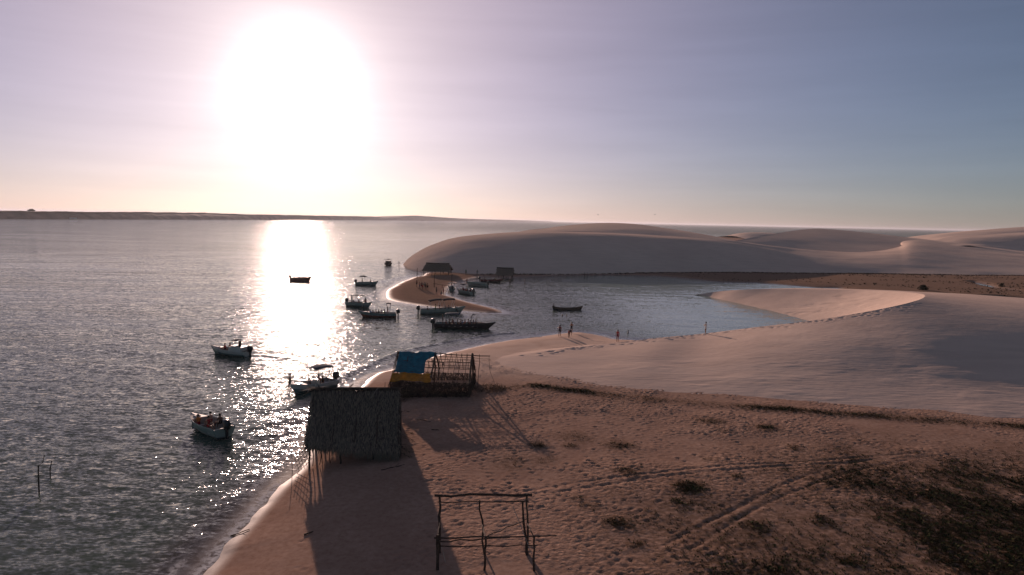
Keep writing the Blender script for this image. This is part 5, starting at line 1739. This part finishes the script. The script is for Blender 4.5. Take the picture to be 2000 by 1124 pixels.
rgm = random.Random(77)
DRIFT = [('driftwood_plank', 'short dark plank lying on the smooth sand near the waterline', (-10.44, 33.78, 0.70), (-10.06, 34.09, 0.70), .05), ('driftwood_stick', 'dark branch lying in the hut shadow below its right corner', (-8.18, 42.73, 0.90), (-6.84, 43.66, 0.90), .035),
         ('driftwood_stick', 'thin stick half in the water beyond the thatched hut', (-16.19, 66.03, 0.02), (-16.01, 68.49, 0.15), .05), ('driftwood_stick', 'long thin branch at the lagoon mouth beach', (2.53, 97.84, 0.25), (4.44, 97.35, 0.30), .04),
         ('driftwood_stick', 'stick lying between the thatched hut and the tarpaulin shack', (-9.48, 56.45, 0.90), (-8.38, 56.06, 0.90), .03), ('driftwood_stick', 'long stick lying in the shack shadow', (-7.41, 53.76, 0.90), (-6.22, 53.14, 0.90), .03),
         ('driftwood_stick', 'short dark stick in the middle of the shack shadow', (-5.94, 51.15, 0.90), (-5.33, 50.93, 0.90), .04), ('driftwood_stick', 'dark branch at the wet edge of the near beach', (-14.68, 34.80, -0.02), (-13.84, 35.31, 0.10), .03)]
for nm, lb, a, b, r_ in DRIFT:
    a, b = Vector((a[0], a[1], max(gz(a[0], a[1]), -.02) + r_)), Vector((b[0], b[1], max(gz(b[0], b[1]), .0) + r_ * 1.2))
    mm = stick(a, b, r_, r_ * .6, .06, 6, 5, rgm)
    if 'plank' not in nm:
        c = a.lerp(b, .6)
        mm.tube([c, c + Vector((rgm.uniform(-.3, .3), rgm.uniform(-.3, .3), .14))], [r_ * .5, r_ * .25], 5)
    tag(mm.build(nm, MAT['weathered pole'], None), lb, 'driftwood', 'driftwood on the beach')

# dry brush heaps
def brush_heap(label, c, rx, ry, h, n, seed):
    rg = random.Random(seed)
    m = MB()
    for k in range(n):
        a, q = rg.uniform(0, 6.28), math.sqrt(rg.random())
        x, y = c[0] + rx * q * math.cos(a), c[1] + ry * q * math.sin(a)
        p = Vector((x, y, gz(x, y) + rg.uniform(0, h) * (1 - q * q)))
        d = Vector((rg.uniform(-1, 1), rg.uniform(-1, 1), rg.uniform(-.2, .8))).normalized()
        L = rg.uniform(.2, .6)
        wv = d.cross(Vector((.3, .5, 1))).normalized() * rg.uniform(.008, .02)
        m.add([p - wv, p + wv, p + d * L * .6 + wv, p + d * L], [(0, 1, 2), (0, 2, 3)])
    o = m.build('brush_heap', MAT['dead palm'], None)
    tag(o, label, 'brush', 'heaps of dry brush')


brush_heap('heap of dry palm brush between thatched hut and tarpaulin shack', (-9.63, 60.65, 0.90), .7, 1.6, .7, 520, 1)
brush_heap('flat heap of dark dry brush right of the tarpaulin shack', (-1.99, 63.76, 0.90), 1.7, 1.5, .35, 700, 2)
brush_heap('small dark clump of dry weed where the shack shadow ends', (2.08, 47.61, 0.90), .5, .4, .3, 160, 3)

# ------------------------------------------------------------------ creeping plants over the sand
def ground_plants():
    rg = np.random.RandomState(12)
    V, Fc, M = [], [], []
    cand = []
    while len(cand) < 15000:
        n = 20000
        x = rg.uniform(-3, 46, n)
        y = rg.uniform(27, 72, n)
        d = veg_vignette_field(x, y)
        near = sstep(0, 1, d) ** 1.6
        keep = (rg.uniform(0, 1, n) < near) & (x < y * .95)
        cand += list(zip(x[keep], y[keep], d[keep]))
    for (x, y, d) in cand[:15000]:
        z = gz(x, y)
        nb = 5 + int(5 * min(d, 1))
        leafy = rg.uniform() < .35
        for k in range(nb):
            a = rg.uniform(0, 6.283)
            L = rg.uniform(.04, .14) * (.6 + .7 * min(d, 1))
            e = rg.uniform(.15, .9)
            r0 = rg.uniform(0, .14)
            px, py = x + r0 * math.cos(a), y + r0 * math.sin(a)
            dx, dy, dz = math.cos(a) * L * math.cos(e), math.sin(a) * L * math.cos(e), L * math.sin(e)
            wx, wy = -math.sin(a), math.cos(a)
            w_ = L * (.30 if leafy else .10)
            b = len(V)
            V += [(px, py, z - .01), (px + dx * .5 + wx * w_, py + dy * .5 + wy * w_, z + dz * .6), (px + dx, py + dy, z + dz), (px + dx * .5 - wx * w_, py + dy * .5 - wy * w_, z + dz * .55)]
            Fc.append((b, b + 1, b + 2, b + 3))
            M.append((2 if rg.uniform() < .4 else 0) if leafy else 1)
    o = mesh_obj('creeping_plants', V, Fc, None, None, False, [MAT['creeper leaf'], MAT['dry stalk'], MAT['creeper green']], M)
    tag(o, 'low creeping beach plants and dry stalks in patches over the sand', 'plants', kind='stuff')


ground_plants()


def plain_weeds():
    """low dark growth on the flat beyond the crescent dune and along the foot of the back dune"""
    rg = np.random.RandomState(15)
    V, Fc = [], []
    foot = [BB[k] for k in range(4, 18)]
    for k in range(5200):
        if k < 1700:
            j = rg.randint(0, len(foot) - 1)
            t = rg.uniform()
            x = foot[j][0] + (foot[j + 1][0] - foot[j][0]) * t + rg.normal(0, .5)
            y = foot[j][1] + (foot[j + 1][1] - foot[j][1]) * t - abs(rg.normal(0, 1.2)) - .2
        else:
            x, y = rg.uniform(55, 230), rg.uniform(150, 262)
            if fbm(np.array([x / 1.0]), np.array([y * 3.0]), 26.0, 41, 3)[0] < .48 + .1 * rg.uniform():
                continue
        z = gz(x, y)
        if z < .15:
            continue
        s = rg.uniform(.15, .5)
        for q in range(4):
            a = rg.uniform(0, 6.283)
            b = len(V)
            V += [(x + math.cos(a) * s, y + math.sin(a) * s, z - .02), (x - math.sin(a) * s * .6, y + math.cos(a) * s * .6, z - .02), (x + rg.normal(0, .1), y + rg.normal(0, .1), z + rg.uniform(.08, .32))]
            Fc.append((b, b + 1, b + 2))
    o = mesh_obj('plain_weeds', V, Fc, MAT['dry stalk'])
    tag(o, 'low brown weeds on the flat behind the crescent dune', 'plants', kind='stuff')


plain_weeds()


# ------------------------------------------------------------------ shrubs on the flat, the far tree and house, birds
def leafy(name, label, cat, loc, r_, h, n, seed, trunk=0.0, leaf=.12, mat='creeper leaf'):
    rg = random.Random(seed)
    b = empty(name, loc)
    tag(b, label, cat)
    m = MB()
    for k in range(n):
        a, q, t = rg.uniform(0, 6.28), rg.random() ** .5, rg.random()
        rr = r_ * q * (.55 + .45 * math.sin(math.pi * min(t + .15, 1)))
        rr *= 1 + .25 * math.sin(3 * a + seed)
        p = Vector((rr * math.cos(a), rr * math.sin(a), trunk + h * t * (1 - .35 * q * q)))
        d = Vector((rg.uniform(-1, 1), rg.uniform(-1, 1), rg.uniform(-.6, 1))).normalized()
        w_ = d.cross(Vector((.4, .2, 1))).normalized() * leaf * .5
        m.add([p - d * leaf, p + w_, p + d * leaf, p - w_], [(0, 1, 2, 3)])
    m.build('crown', MAT[mat], b)
    for k in range(4):
        a = rg.uniform(0, 6.28)
        stick((0, 0, -.2), (r_ * .5 * math.cos(a), r_ * .5 * math.sin(a), trunk + h * .6), .03 + trunk * .05, .015 + trunk * .02, .05, 5, 4, rg).build('trunk' if k == 0 else 'branch', MAT['weathered pole'], b)


leafy('shrub', 'dark rounded shrub behind the crescent dune rim', 'shrub', on_ground((111.99, 185.33, 0.50)), 1.3, 1.5, 900, 1, 0, .16)
leafy('shrub', 'small dark shrub beside the narrow pool on the flat', 'shrub', on_ground((145.89, 202.98, 0.50)), .8, 1.1, 400, 2, 0, .14)
leafy('far_tree', 'lone spreading tree above the far shore skyline', 'tree', (-933.85, 1330.00, 13.57), 6.5, 4.0, 1400, 3, 2.0, .9)
hb_ = empty('far_house', (-886.03, 1380.00, 1.36), R(-20))
tag(hb_, 'low white house on the far shore below the trees', 'house')
m = MB(); m.box((0, 0, 1.4), (13, 6, 2.8)); m.build('wall', MAT['white wall'], hb_)
m = MB(); m.add([(-7, -3.6, 2.8), (7, -3.6, 2.8), (7, 3.6, 2.8), (-7, 3.6, 2.8), (-7, 0, 4.4), (7, 0, 4.4)], [(0, 1, 5, 4), (2, 3, 4, 5), (0, 4, 3), (1, 2, 5), (0, 3, 2, 1)]); m.build('roof', MAT['roof tile'], hb_)
for x in (-4, 0, 4):
    m = MB(); m.box((x, -3.02, 1.3), (1.4, .08, 1.6)); m.build('window', MAT['windscreen'], hb_)


def bird(label, loc, rz_, bank):
    b = empty('gull', loc, rz_, bank)
    tag(b, label, 'bird', 'gulls over the dunes')
    m = MB()
    m.tube([(0, -.26, 0), (0, -.16, .0), (0, .0, .01), (0, .14, .02), (0, .22, .03), (0, .29, .02)], [.012, .05, .075, .055, .045, .012], 8)
    m.build('body', MAT['bird grey'], b, True)
    for s in (-1, 1):
        V = [(s * .03, .10, .03), (s * .03, -.07, .03), (s * .32, .15, .16), (s * .32, -.02, .15), (s * .70, .02, .10), (s * .66, -.06, .10)]
        V += [(x, y, z + .018) for x, y, z in V]
        mesh_obj('wing', V, [(0, 2, 3, 1), (2, 4, 5, 3), (6, 7, 9, 8), (8, 9, 11, 10), (0, 6, 8, 2), (2, 8, 10, 4), (1, 3, 9, 7), (3, 5, 11, 9), (4, 10, 11, 5)], MAT['bird grey'], b)


bird('left of two gulls gliding above the farthest left dune', (28.27, 230.00, 19.49), R(70), R(15))
bird('right of two gulls gliding above the dunes', (51.39, 250.00, 20.23), R(-80), R(-10))

# ------------------------------------------------------------------ evening haze
m = MB()
m.box((0, 12900, 17.0), (54000, 28000, 39.0))
m_, t_ = material('haze air')
pv = t_.n('ShaderNodeVolumePrincipled')
pv.inputs['Color'].default_value = (0.74, 0.78, 0.86, 1)
pv.inputs['Density'].default_value = 0.00006
pv.inputs['Anisotropy'].default_value = 0.35
o_ = t_.n('ShaderNodeOutputMaterial')
t_.link(pv.outputs[0], o_.inputs['Volume'])
hz = m.build('haze', m_, None)
tag(hz, 'thin pale evening haze over sea and dunes', 'haze', kind='stuff')
